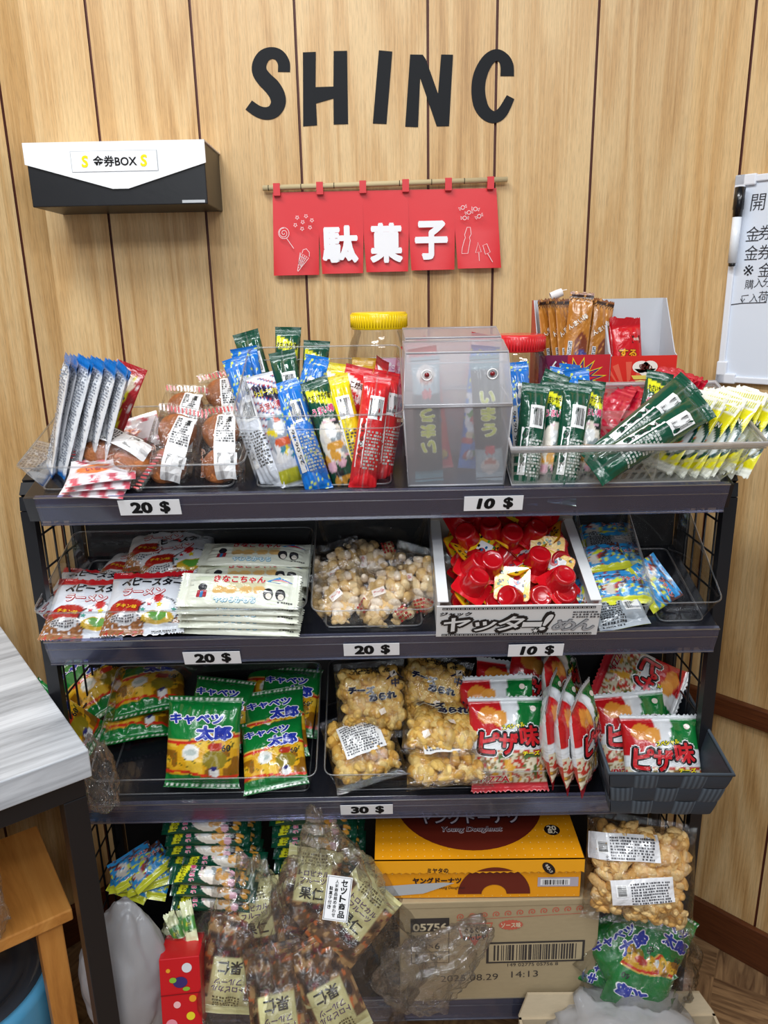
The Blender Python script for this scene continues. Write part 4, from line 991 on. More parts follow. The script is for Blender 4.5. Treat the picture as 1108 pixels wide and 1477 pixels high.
b1, w1, h1 = carton(778, 881, 432, 512, 575, 1.165, 1.235, 'open display carton with a red side and burst pattern front holding brown wrapped sausages', c('c22a2c'), c('7a1a4a'), burst)
b2, w2, h2 = carton(882, 977, 430, 513, 575, 1.160, 1.235, 'open grey-lined display carton with a red sun front', c('c9ccd2'), c('d9291f'), surume)
pt = at(804, 424, 1.235); mb = MB()
mb.lathe([(.006, -.011), (.0065, 0), (.006, .008)], c('eeeae8'), 0, 14, RY(70), False, False); mb.quad((.004, -.004, .004), (.014, -.006, .006), (.015, .004, .007), (.005, .006, .005), c('eeeae8')); mb.quad((-.006, 0, -.009), (.0, 0, -.009), (.002, 0, .003), (-.004, 0, .003), c('e4e0de'))
mb.build('paper_curl', M_PAPER, None, Matrix.Translation(pt), label='small curl of white paper on top of the left display carton', cat='paper')
# brown sausages
def brown(U, V, x, y):
    C_ = cols(len(U), c('b8762a')); put(C_, (V > .80), c('3a2218')); put(C_, (V > .80) & (np.abs(y-.0535-.0012*np.sign(np.sin(x*1500))) < .0011), c('d89a5a')); put(C_, V > .955, c('8a4e26'))
    put(C_, inell(x, y, .006, -.016, .010, .020), c('7a3a22')); put(C_, inell(x, y, .008, -.030, .009, .009), c('4a4a8a')); put(C_, hashn(np.floor(x*500), np.floor(y*350), 5) > .9, c('d2924a')); put(C_, V < -.55, c('6a3418')); return C_
def brown_dec(mb, S, B):
    mb.otext(S, 'んまい棒', -.002, .020, .034, .009, c('efe0cc'), c('7a3a1c'), 38, .02, .05); mb.rect(S, -.010, -.020, .006, .022, c('e6e8ec'), .0005); mb.fine(S, -.010, -.020, .022, .005, 2, c('333333'), 90, .0009)
me_b = sachet_mesh(.036, .125, .010, brown, brown, brown_dec, 51, crimp=.010, teeth=12)
for i, (x, y, r, yw, Y) in enumerate(((792, 487, 3, 40, 1.19), (804, 486, 2, 45, 1.188), (815, 487, 0, 40, 1.186), (848, 485, -8, 12, 1.20), (864, 487, -12, 20, 1.195), (833, 478, -5, -6, 1.178))):
    link('sausage_packet', me_b, None, pose(x, y+6, Y, 82, r, yw), ['brown wrapped snack stick at the far left of the left carton', 'brown wrapped snack stick, second from the left in the carton', 'brown wrapped snack stick, third from the left in the carton', 'brown wrapped snack stick right of the widest one in the carton', 'brown wrapped snack stick at the far right of the left carton', 'brown wrapped snack stick with white lettering, foremost in the left carton'][i], 'snack', 'brown wrapped sticks in the left carton')
def redm(U, V, x, y):
    C_ = cols(len(U), c('cf1620')); put(C_, V > .80, c('b8121c')); put(C_, (hashn(np.floor(x*500), np.floor(y*500), 6) > .95) & (V < 0), c('e88a2a')); return C_
me_s = sachet_mesh(.046, .085, .012, redm, c('cf1620'), lambda mb, S, B: (mb.otext(S, 'する', -.002, -.008, .030, .014, c('f0a81c'), c('5a1010'), -6, .04, .08), mb.text(S, '元祖', .012, .012, .009, None, c('f0e0d0'), 0, .02), mb.rect(S, .012, .012, .013, .011, c('5a1a1a'), .0003)), 52, crimp=.012, teeth=14)
for i, (x, y, r, Y, l) in enumerate(((898, 496, -4, 1.195, 'red packet behind the front one in the right display carton'), (905, 498, 3, 1.183, 'red packet with orange lettering at the front of the right carton'))):
    link('red_pack', me_s, None, pose(x, y+4, Y, 80, r, 6), l, 'snack', 'red packets in the right carton')
# ------------------------------------------------------------------ second shelf
def tr(px0, px1, k, py): return at(px0, py, YF).x, at(px1, py, YF).x
tray('clear_tray', 'clear tray of red and white bags and pale cakes on the second shelf', 2, *tr(47, 441, 2, 862), .044, .05, .175, .018)
tray('clear_tray', 'clear tray of bagged puffed snacks in the middle of the second shelf', 2, *tr(449, 627, 2, 872), .038, .085, .175, .016)
tray('clear_tray', 'narrow clear tray of small blue packets beside the white carton', 2, *tr(861, 942, 2, 876), .036, .09, .175, .006)
tray('clear_tray', 'empty clear tray at the right end of the second shelf', 2, *tr(944, 1040, 2, 872), .040, .085, .175, .014)

def ramen(U, V, x, y):
    C_ = cols(len(U), c('d9dde6')); n = vnoise(x*900, y*900, 3)
    put(C_, V > .80, c('c81e2a')); put(C_, V < -.86, c('b81c28'))
    m = (V < -.30) & (n > .25); C_[m] = np.array(c('8a5a34'))*(.5+n[m])[:, None]
    put(C_, inell(x, y, -.024, -.014, .024, .013), c('a8261e')); put(C_, inell(x, y, -.026, -.030, .020, .008), c('c9c9cc'))
    put(C_, inell(x, y, .020, -.022, .028, .022), c('20242c')); put(C_, inell(x, y, .020, -.022, .026, .020), c('dfe3ea')); put(C_, inell(x, y, .020, -.031, .022, .010), c('c9a42c')); put(C_, inell(x, y, .020, -.028, .014, .006), c('5c9a3a'))
    put(C_, inell(x, y, .018, -.002, .007, .006), c('c02a2c')); put(C_, (V > .80) & (inell(x, y, -.038, .052, .008, .005)), c('e05a5a')); put(C_, (V < -.76) & (U > .05), c('cfd3da'))
    return C_
RP = Pouch(.113, .102, .026, .009, 61, .0016, teeth=30, rnd=.55, narrow=.03)
def ramen_dec(mb, S, B):
    mb.otext(S, 'ベビースター', .004, .026, .086, .017, c('1c1e26'), c('e9ecf2'), -3, .06, .05); mb.otext(S, 'ラーメン', -.004, .009, .060, .014, c('e9e6ea'), c('b81a24'), -4, .03, .09)
    mb.text(S, 'カルシウム', .032, .042, .026, .0055, c('222226'), 0, .03); mb.text(S, 'たっぷり', .034, .036, .022, .005, c('222226'), 0, .03); mb.otext(S, 'チキン味', -.024, -.013, .030, .0075, c('e8b02c'), c('a8261e'), -10, .04, .05)
    mb.star(S, .020, -.012, .005, c('e8d22a'), .0007); mb.star(S, -.001, -.020, .004, c('4a9a8a'), .0007); mb.star(S, .040, -.020, .004, c('4a9a8a'), .0007); mb.star(S, .006, -.010, .004, c('c0303a'), .0007)
    mb.fine(S, .030, -.049, .036, .006, 2); mb.fine(S, -.026, -.031, .032, .010, 3, c('5a5a60')); mb.rect(S, -.040, .051, .012, .009, c('d8343c'), .0006); mb.fine(S, -.040, .051, .010, .007, 3, c('f0d0d0'), eps=.0009)
mb = MB(); RP.shell(mb, ramen, ramen, (50, 70)); ramen_dec(mb, RP.S(1), RP.S(-1)); me_ra = mb.mesh('noodle_snack_bag', M_PACK)
for a, l in (((116, 922, .1, 30, -2, 2), 'red and white crispy noodle bag, left of the two facing front'),
             ((206, 919, .1, 32, 3, -2, 0, .010), 'red and white crispy noodle bag, right of the two facing front'),
             ((112, 888, .1, 18, -10, 8), 'red and white noodle bag mostly hidden behind the left front one'),
             ((178, 848, .1, 14, -6, -6), 'red and white noodle bag lying flat at the back left of the second shelf'),
             ((225, 862, .1, 16, -10, 8), 'noodle bag lying flat just above the two front bags'),
             ((262, 848, .1, 20, 14, 0, 0, .02), 'red and grey noodle bag lying flat beside the pale cakes'),
             ((236, 834, .1, 20, 4, 0, 0, .02), 'red and grey noodle bag farthest back near the black panel')):
    link('noodle_snack_bag', me_ra, None, stand(2, *a), l, 'snack', 'red and white noodle bags')

def kinako(U, V, x, y):
    C_ = cols(len(U), c('dfe2d2')); put(C_, (np.abs(V-.15) < .30) & (np.abs(U) < .45), c('cfc8a4'))
    for i, cx_ in enumerate((-.026, -.010, .010, .028)): put(C_, inell(x, y, cx_, -.002, .0085, .0065), c('d8ae6c'))
    put(C_, (np.abs(V-.62) < .12) & (np.abs(U) < .78), c('cfd6be')); return C_
KP = Pouch(.052, .158, .015, .010, 62, .0010, teeth=14, rnd=.6, narrow=.02)
def kin2(U, V, x, y): return kinako(V, -U*1.0, y, -x)   # printed along the length
def kdec(mb, S0, B):
    S = lambda q, e: S0(np.stack((-q[:, 1], q[:, 0]), 1), e)
    mb.otext(S, 'きなこちゃん', 0, .0145, .070, .0125, c('c21f2a'), c('efe8d8'), 0, .04, .05); mb.otext(S, 'やわらかもち', -.003, -.0165, .056, .0085, c('e8f4f6'), c('3c9cc0'), 0, .03, .08)
    for x, q in ((-.050, c('8a2a34')), (-.050, c('3a7ab0'))): pass
    mb.ell(S, -.048, .002, .006, .005, c('2a2a30'), .0006); mb.rect(S, -.048, -.008, .013, .011, c('a83440'), .0006); mb.rect(S, -.048, -.009, .004, .010, c('3a7ab0'), .0009)
    mb.poly(S, [(.036, .012), (.052, .020), (.070, .013), (.052, .010)], c('3a8ac8'), .0006); mb.poly(S, [(.042, .014), (.055, .016), (.068, .013)], c('c8303a'), .0009)
    for x in (.040, .056): mb.ell(S, x, -.007, .0065, .008, c('2c2c30'), .0006); mb.ell(S, x+.001, -.010, .004, .004, c('e0d8cc'), .0009)
    mb.fine(S, .062, -.018, .018, .004, 1); mb.rect(S, -.064, .010, .006, .010, c('c8cbbd'), .0006)
mb = MB(); KP.shell(mb, kin2, kin2, (40, 70)); kdec(mb, KP.S(1), KP.S(-1)); me_k = mb.mesh('wrapped_rice_cake', M_PACK)
KL = ['bottom of the front stack', 'second from the bottom of the front stack', 'third from the bottom of the front stack', 'fourth from the bottom of the front stack', 'showing its red lettering on top of the front stack']
for i in range(5):
    p = on(2, 350, 896, .008)+shelf_X(2).to_3x3() @ Vector((0, .002*i, .0115*i)); link('wrapped_rice_cake', me_k, None, T(*p) @ RZ((-1, 1, -1.5, 1, 0)[i]) @ RX(TILT+5+i*4) @ RZ(-90) @ RZ(-3), 'pale green wrapped cake, '+KL[i], 'snack', 'pale wrapped cakes')
for i, (x, y, w_, r, l) in enumerate(((360, 856, .016, -2, 'pale green wrapped cake lying behind the front stack'), (368, 856, .032, 0, 'pale green wrapped cake with red lettering just behind the front stack'), (374, 832, .040, -3, 'pale green wrapped cake farthest back showing silver print'), (370, 832, .026, 2, 'pale green wrapped cake under the farthest back one'))):
    p = on(2, x, y, 0)+shelf_X(2).to_3x3() @ Vector((0, 0, w_)); link('wrapped_rice_cake', me_k, None, T(*p) @ RX(TILT+2) @ RZ(-90+r), l, 'snack', 'pale wrapped cakes')

# clear bags of puffed snacks
PUFF = [c('e6c48a'), c('e0bb7c'), c('f3e2cc'), c('eed4a4')]
def puff_fill(P, n, r, colr, seed, flat=.6, dense=1):
    def f(mb):
        rg = random.Random(seed)
        for i in range(n):
            u = rg.uniform(-.78, .78); v = rg.uniform(-.80, .78)
            q = P.xyz(np.array([u]), np.array([v]), 1)[0]; z = max(0.0, q[2]-r*.55)*rg.choice((1, 1, .8, -.9))
            rr = min(r*rg.uniform(.75, 1.25), q[2]*.95+.0015); z = math.copysign(max(0.0, q[2]-rr*.95-.001), z) if z else 0.0; col = np.array(rg.choice(colr))
            blob(mb, (q[0], q[1], z), (rr, rr*rg.uniform(.6, .95), rr*flat), col, rg.uniform(0, 9), .10, ICO2, Euler((rg.uniform(0, 3), rg.uniform(0, 3), rg.uniform(0, 3))).to_matrix())
    return f
def puff_lab(mb, S, B):
    mb.rect(S, -.010, .012, .018, .010, c('e8dcd2'), .0006, 14); mb.text(S, '生一番', -.010, .012, .014, .005, c('c03028'), 14, .02, .0012); mb.rect(S, -.010, .012, .016, .0012, c('c03028'), .0010, 14)
    mb.fine(S, .020, -.02, .016, .020, 4, c('a03028'), 30, .0008)
PP = Pouch(.082, .118, .040, .010, 63, .003, rnd=.5, narrow=.05)
pp = film_pack('puffed_snack_bag', PP, pose(500, 870, .985, 52, 24), 'clear bag of puffed snacks leaning at the left of the middle tray', 'snack', 'clear bags of puffed snacks', puff_fill(PP, 70, .0110, PUFF, 5), puff_lab)
for a, l in (((558, 868, .975, 58, 4, 0), 'clear bag of pale puffed snacks at the front of the middle tray'),
             ((596, 848, .995, 66, -12, -16), 'clear bag of golden puffed snacks standing at the right of the middle tray'),
             ((538, 812, 1.06, 40, 80, 0), 'clear bag of pale puffed snacks lying on top at the back of the middle tray'),
             ((494, 838, 1.03, 60, 12, 10), 'clear bag of puffed snacks behind the left one in the middle tray')):
    dup(pp, pose(*a), l)

# white carton with red cups
def cup_carton():
    xa, xb = at(630, 925, .925).x, at(858, 920, .925).x; w = xb-xa; X = shelf_X(2) @ T((xa+xb)/2, -.006, .001) @ RZ(-.6)
    b = thing('cup_carton', 'open white carton with black comic lettering full of red cups', 'carton', X); d = .185; hf = .052; hs = .058; t = .002; G = c('dfe0e2'); Kc = c('50453c')
    mb = MB(); mb.box((-w/2, 0, 0), (w/2, d, t), c('c9c2b8'))
    for s in (-1, 1):
        a, b_ = sorted((s*w/2, s*(w/2-.003))); mb.box((a, 0, 0), (b_, d, hs), G)
        x0, x1 = sorted((s*(w/2), s*(w/2-.014))); mb.box((x0, 0, hs), (x1, d, hs+.0015), c('eceef0'))
    mb.box((-w/2, d-t, 0), (w/2, d, hs+.02), c('a89c90')); mb.build('carton_tray', M_CARD, b)
    mb = MB(); mb.box((-w/2-.001, -.0012, 0), (w/2+.001, .001, hf), c('e6e6e6')); S = plane((0, -.0016, 0), (1, 0, 0), (0, 0, 1)); K = c('1b1b1e')
    for y in (hf*.93, hf*.06):
        mb.rect(S, 0, y, w*.94, .0036, K, .0001)
        for i in range(34): mb.rect(S, -w*.455+i*w*.0276, y, w*.018, .0016, c('e6e6e6'), .0003); mb.rect(S, -w*.455+i*w*.0276, y+.0002, w*.008, .0010, K, .0005)
    mb.text(S, 'ジャック', -w*.385, hf*.76, w*.20, hf*.13, K, 0, .05, .0004, shear=.15)
    for ch, x, wd, hh, y in (('ヤ', -.375, .20, .60, .42), ('ッ', -.20, .17, .42, .36), ('タ', -.04, .20, .62, .44), ('ー', .09, .15, .22, .40), ('!', .175, .10, .68, .46)):
        mb.text(S, ch, w*x, hf*y, w*wd*1.06, hf*hh*1.1, K, 0, .15, .0005, shear=.3); mb.text(S, ch, w*x, hf*y, w*wd*.84, hf*hh*.78, c('ececec'), 0, .02, .0010, shear=.3)
    mb.star(S, w*.115, hf*.20, .0065, K, .0012); mb.star(S, w*.115, hf*.20, .004, c('ececec'), .0016)
    for ch, x, wd in (('め', .29, .15), ('ん', .41, .15)):
        mb.text(S, ch, w*x, hf*.36, w*wd, hf*.40, c('3a3a40'), 0, .05, .0005, shear=.2); mb.text(S, ch, w*x, hf*.36, w*wd*.96, hf*.38, c('a9abb0'), 0, .022, .0009, shear=.2)
    mb.fine(S, w*.41, hf*.70, w*.15, hf*.24, 3, c('55555a'), 0, .0004, fill=1)
    mb.build('front_panel', M_CARD, b); return X, w, hf
XC, wc, hc = cup_carton()
def cup():
    t = thing('snack_cup', 'small red plastic snack cup heaped in the white carton', 'snack cup', None, 'red cups in the white carton')
    mb = MB(); r = .0155
    mb.lathe([(r, 0), (r*.96, .003), (r*.88, .018), (r*.83, .0225), (r*.68, .0238), (r*.60, .0225), (r*.3, .0222), (.0001, .0222)], c('b80f1a'), 0, 26, None, False, False)
    rr = [(-.021, -.021), (.021, -.021), (.021, .021), (-.021, .021)]
    mb.build('cup_shell', M_RED_T, t)
    mb = MB(); S = lambda q, e: np.stack((q[:, 0], q[:, 1], np.full(len(q), e-.0005)), 1); S2 = lambda q, e: np.stack((q[:, 0], -q[:, 1], np.full(len(q), -.0009-e)), 1)
    def rr_(k, n=4):
        o = []
        for cx_, cy, a0 in ((.016, .016, 0), (-.016, .016, 90), (-.016, -.016, 180), (.016, -.016, 270)): o += [((cx_+.005*math.cos(R(a0+90*i/n)))*k, (cy+.005*math.sin(R(a0+90*i/n)))*k) for i in range(n+1)]
        return o
    mb.poly(S, rr_(1), c('cf1420'), 0); mb.poly(S2, rr_(1), c('e07a18'), 0); mb.poly(S2, rr_(.95), c('e8b81c'), .0003); rg = random.Random(4)
    mb.poly(S2, [(p[0]*.42-.002, p[1]*.42-.005) for p in rr_(1)], c('e8e8ea'), .0009); mb.ell(S2, .004, -.006, .006, .005, c('c22a30'), .0012)
    for i in range(16): mb.ell(S2, rg.uniform(-.015, .015), rg.uniform(0, .016), rg.uniform(.001, .003), rg.uniform(.001, .0025), rg.choice([c('1c1c1c'), c('c2261c'), c('2a7a3a'), c('1c1c1c')]), .0006, 8, rot=rg.uniform(0, 90))
    for i in range(8): mb.ell(S2, rg.uniform(-.015, .015), rg.uniform(-.016, .0), .0022, .0016, rg.choice([c('1c1c1c'), c('2a6a9a'), c('3a9a3a')]), .0015, 8)
    mb.build('cup_lid', M_PACK, t); return t
cp = cup(); rg = random.Random(12); first = True; CS = []
# layers, from the floor of the carton up, heap rising to the back
for layer in range(3):
    for iy in range(5):
        for ix in range(5):
            if layer == 2 and iy == 0 and ix % 2: continue
            u = (-.5+(ix+.5+(.35 if (layer+iy) % 2 else 0)*.6)/5.2)*(wc-.06); v = .036+iy*.031+rg.uniform(-.005, .005); h = .012+layer*.017+v*.16+rg.uniform(-.003, .003)
            if layer < 2 and 0 < iy < 4 and 0 < ix < 4: continue       # buried cups the photo shows nothing of
            CS.append((u+rg.uniform(-.004, .004), v, h, layer))
for u, v, h, ly in CS:
    if rg.random() < .40: e = RZ(rg.uniform(0, 360)) @ RX(rg.uniform(195, 240))          # lid up: printed face shows
    else: e = RZ(rg.uniform(-70, 70)) @ RX(rg.uniform(-5, 70))
    if rg.random() < .18 and ly == 2: e = RZ(rg.uniform(-30, 30)) @ RX(rg.uniform(200, 230)) @ RZ(rg.uniform(0, 360))
    M_ = XC @ T(max(-wc/2+.032, min(wc/2-.032, u)), v, h) @ e @ Matrix.Scale(1.12, 4)
    if first: cp.matrix_local = M_; first = False
    else: dup(cp, M_)
# small blue packets
def bluep(seed):
    def f(U, V, x, y):
        C_ = cols(len(U), c('2f94d6')); n = vnoise(x*260, y*260, seed); put(C_, (n > .62) & (V > -.2), c('5a3a34')); put(C_, (n < .28) & (np.abs(V) < .5), c('d9e23a')); put(C_, inell(x, y, -.016, .0, .010, .012) & (n > .4), c('d8d2c8')); put(C_, (vnoise(x*400, y*400, seed+3) > .8) & (x < 0), c('b03a3a')); put(C_, V < -.55, c('d8dc3a')); return C_
    return f
me_bl = [sachet_mesh(.070, .050, .014, bluep(s), c('a8b0b8'), (lambda mb, S, B: (mb.otext(S, 'ブタメン', .014, .010, .030, .008, c('c82a3a'), WHITE, 0, .03, .06), mb.barcode(B, .018, .005, .022, .016), mb.fine(B, -.012, -.004, .034, .036, 10, c('33363c')))), 70+s, wr=.0018) for s in (1, 2)]
for i, (x, y, ln, rl, tip, lf, l) in enumerate(((872, 800, 34, 0, 0, .02, 'small blue packet farthest back beside the white carton'), (880, 812, 22, -4, 180, .022, 'small yellow and blue packet second from the back beside the carton'),
    (892, 838, 40, 6, 0, .014, 'small blue packet with red lettering in the middle of the narrow tray'), (878, 846, 30, 14, 0, .03, 'small blue packet with a yellow corner in the narrow tray'),
    (918, 868, 62, -60, 0, .02, 'small blue packet standing against the right wall of the narrow tray'), (900, 884, 44, 4, 0, .018, 'small blue packet near the front of the narrow tray, above the small print one'),
    (902, 908, 34, 8, 180, .006, 'small packet with dense small print at the front of the narrow tray'), (876, 870, 24, 60, 0, .012, 'small blue packet pressed against the carton side'))):
    link('small_packet', me_bl[i % 2], None, stand(2, x, y, .05, ln, rl, 0, tip, lf), l, 'snack', 'small blue packets in the narrow tray')
# ------------------------------------------------------------------ third shelf
tray('clear_tray', 'clear tray of green corn puff bags at the left of the third shelf', 3, *tr(128, 456, 3, 1104), .044, .085, .18, .014)
tray('clear_tray', 'clear tray of cheese crackers and pizza bags in the middle of the third shelf', 3, *tr(468, 862, 3, 1104), .046, .09, .18, .014)
def cabb(U, V, x, y):
    C_ = cols(len(U), c('0f7a34')); yb = .006+.006*np.sin(x*45); n = vnoise(x*75+3, y*75, 4); lo = y < yb
    C_[lo] = np.array(c('d9a21c')); m = lo & (n > .62); C_[m] = np.array(c('e8bd3a')); m = lo & (n < .3); C_[m] = np.array(c('8a5a10')); m = lo & (vnoise(x*420, y*420, 7) > .85); C_[m] = np.array(c('5a5a18'))
    put(C_, np.abs(y-yb) < .0022, c('d0301c')); put(C_, np.abs(y-yb-.0034) < .0010, c('e8c060'))
    put(C_, (y < -.044) , c('0f7a34')); put(C_, np.abs(y+.043+.004*np.sin(x*45)) < .0018, c('d0301c'))
    put(C_, (np.abs(V) > .90), c('0c6a2c')); put(C_, (np.abs(V) > .905) & (np.abs(V) < .975) & (np.sin(x*820) > .1), c('e8efe4'))
    put(C_, inell(x, y, -.014, -.012, .013, .011), c('e6e6e0')); put(C_, inell(x, y, -.014, -.012, .009, .004), c('b8c4c0'))
    for a, b, r1, r2, k in ((.022, -.022, .018, .014, '8a7a1e'), (.022, -.004, .012, .006, 'b0321c'), (.022, -.040, .008, .007, 'e6e6e6'), (.022, -.034, .006, .003, '2a2a6a')): put(C_, inell(x, y, a, b, r1, r2), c(k))
    return C_
GP = Pouch(.112, .128, .040, .008, 81, .0022, teeth=0, rnd=.5, narrow=.07)
def gdec(mb, S, B):
    I, O = c('2236a8'), c('f2f4fa')
    for SS in (S, B):
        mb.otext(SS, 'キャベツ', -.008, .034, .082, .017, I, O, 0, .06, .10, .0008); mb.otext(SS, '太郎', .018, .015, .054, .023, I, O, 0, .07, .09, .0008)
    mb.text(S, '60', .036, -.006, .012, None, c('2a2a2a'), 0, .02)
mb = MB(); GP.shell(mb, cabb, cabb, (46, 64)); gdec(mb, GP.S(1), GP.S(-1)); me_g = mb.mesh('corn_puff_bag', M_PACK)
G_ = 'green corn puff bag, '
for a, l in (((292, 1142, .128, 66, -2, 0, 0, .012), G_+'standing upright at the front centre of its tray'),
             ((400, 1146, .128, 34, 12, -4, 0, .014, .86), G_+'tilted at the front right of its tray'),
             ((402, 1104, .128, 40, 6, 2, 0, .014, .86), G_+'second from the front at the right'),
             ((408, 1068, .128, 40, -4, -4, 0, .014, .86), G_+'third from the front at the right'),
             ((392, 1040, .128, 40, -6, 4, 0, .014, .86), G_+'farthest back at the right of its tray'),
             ((305, 1090, .128, 44, -8, 0, 0, .016, .86), G_+'right behind the upright centre bag'),
             ((200, 1080, .128, 8, 4, 8, 0, .022), G_+'lying down left of the upright bag'),
             ((224, 1056, .128, 16, 8, 6, 0, .045), G_+'lying behind the flat left bag'),
             ((172, 1042, .128, 30, 40, 0, 0, .035), G_+'turned sideways in the back left corner'),
             ((132, 1098, .128, 60, 34, 50, 0, .016), G_+'turned on its side next to the grey table')):
    link('corn_puff_bag', me_g, None, stand(3, *a) @ Matrix.Diagonal((1, 1, .72 if len(a) > 8 else 1, 1)), l, 'snack', 'green corn puff bags in the tray')
# cheese crackers in clear bags
CHE = [c('dfb862'), c('d3a54a'), c('e7c87c'), c('cf9f48')]
AP = Pouch(.108, .112, .042, .010, 82, .003, rnd=.5, narrow=.05)
def che_lab(mb, S, B):
    K = c('24253a')
    mb.otext(S, 'チーズ', -.014, .016, .040, .012, K, c('e6e0c4'), -4, .09, .05, .001); mb.otext(S, 'あられ', .016, .005, .042, .012, K, c('e6e0c4'), 4, .09, .05, .001)
    mb.text(S, 'CHEESE ARARE', 0, .043, .06, .009, c('4a4436'), 0, .02, .001)
    mb.poly(S, [(.022, .028), (.036, .040), (.050, .028), (.046, .028), (.036, .036), (.026, .028)], K, .001); mb.text(S, '中', .036, .023, .012, .013, K, 0, .04, .001)
    for x, y in ((-.02, -.034), (.014, -.016), (.034, .036)): mb.rect(S, x, y, .009, .008, c('e6d8c8'), .001, 20)
def che_back(mb, S, B):
    mb.rect(B, 0, .008, .060, .050, c('e6e6e6'), .0008, 4, nx=8, ny=6); mb.fine(B, 0, .008, .054, .044, 12, c('55555a'), 4, .0013)
cb = film_pack('cheese_cracker_bag', AP, pose(536, 1010, 1.0, 62, 2, 4), 'clear bag of cheese crackers standing upright, upper left of the group', 'snack', 'clear bags of cheese crackers', puff_fill(AP, 210, .0115, CHE, 6, .55), [che_lab, che_back])
for a, l in (((622, 996, 1.03, 60, -14, -6), 'clear bag of cheese crackers tilted, right of the upright one'),
             ((636, 1044, .985, 12, -3, 0, 1.08), 'clear bag of cheese crackers lying flat in the middle of the group'),
             ((524, 1078, .965, 34, 16, 0, 1, 180), 'clear bag of cheese crackers lying face down with white label, lower left'),
             ((642, 1088, .955, 10, 2, 0, 1.12, 180), 'clear bag of cheese crackers lying face down at the front of the group')):
    dup(cb, pose(*a), l)
# pizza bags
def pizza(U, V, x, y):
    C_ = cols(len(U), c('dfe2e6')); put(C_, (x < -.018+.010*np.sin(y*30)) & (y > .008), c('c01a20')); put(C_, (x > .012+(y-.03)*.25) & (y > .016), c('0f7434'))
    put(C_, inell(x, y, -.030, .040, .014, .012), c('d98a34')); put(C_, inell(x, y, -.012, .036, .012, .011), c('e09a44'))
    lo = y < -.008; n = vnoise(x*220, y*220, 8); n2 = vnoise(x*130+4, y*130, 9)
    C_[lo] = np.array(c('d8cfb4')); m = lo & (n > .62); C_[m] = np.array(c('b8382c')); m = lo & (n < .25); C_[m] = np.array(c('8a6a3a')); m = lo & (n2 > .78); C_[m] = np.array(c('4c6a34')); m = lo & (n2 < .2); C_[m] = np.array(c('d9a23a'))
    put(C_, V < -.84, c('c22a34')); put(C_, V > .93, c('cdd2d6')); return C_
def pdec(mb, S, B):
    K, W, Rd = c('1a1416'), c('eef0f2'), c('c81e26')
    for ch, x, y, w, h, r in (('ピ', -.029, .003, .029, .034, -8), ('ザ', -.002, .001, .028, .034, -6), ('味', .029, .011, .030, .031, 4)):
        mb.text(S, ch, x, y, w*1.25, h*1.2, W, r, .17, .0006); mb.text(S, ch, x, y, w*1.15, h*1.1, K, r, .12, .0010); mb.text(S, ch, x, y, w*.95, h*.9, Rd, r, .04, .0014)
    mb.otext(S, 'スペシャル', .006, .025, .034, .008, c('e8dc2a'), c('20341c'), 8, .05, .09, .0016); mb.otext(S, 'チーズ', .030, -.012, .026, .007, c('e8dc2a'), c('8a1a1a'), 0, .05, .08, .0014)
    mb.ell(S, .038, .048, .004, .004, c('e8dcd0'), .0006); mb.otext(S, 'PIZZA', -.022, -.047, .042, .010, c('b01c28'), c('e6d6ce'), 0, .02, .06, .0008)
    mb.fine(B, 0, 0, .07, .08, 16, c('555555'))
ZP = Pouch(.112, .128, .032, .008, 83, .0018, teeth=20, rnd=.5, narrow=.05)
mb = MB(); ZP.shell(mb, pizza, lambda U, V, x, y: put(cols(len(U), c('d9dce0')), y < -.02, c('b8403a')), (46, 64)); pdec(mb, ZP.S(1), ZP.S(-1)); me_z = mb.mesh('pizza_snack_bag', M_PACK)
Z_ = 'pizza flavour bag '
for a, l in (((735, 1146, .128, 62, -1, 2, 0, .012), Z_+'facing front beside the cheese crackers'),
             ((722, 1112, .128, 62, 3, -4, 0, .014), Z_+'second behind the front facing one'),
             ((728, 1088, .128, 60, -12, 8, 0, .016), Z_+'third behind the front facing one'),
             ((762, 1070, .128, 66, -24, 20, 0, .02), Z_+'rearmost, tilted under the shelf edge'),
             ((802, 1112, .122, 84, 4, 68, 0, .020), Z_+'seen edge-on, leftmost of the sideways ones'),
             ((824, 1122, .122, 82, 2, 66, 0, .020), Z_+'seen edge-on, second of the sideways ones'),
             ((848, 1130, .122, 80, -3, 62, 0, .020), Z_+'seen edge-on against the woven basket'),
             ((812, 1056, .128, 80, -2, 60, 0, .016), Z_+'seen edge-on at the back')):
    link('pizza_snack_bag', me_z, None, stand(3, *a), l, 'snack', 'pizza flavour bags in the tray')
mb = MB(); GP.shell(mb, lambda U, V, x, y: cabb(U, V, x, y+.034), lambda U, V, x, y: cabb(U, V, x, y+.05), (46, 64)); gdec(mb, GP.S(1), GP.S(-1)); me_g2 = mb.mesh('corn_puff_bag', M_PACK)
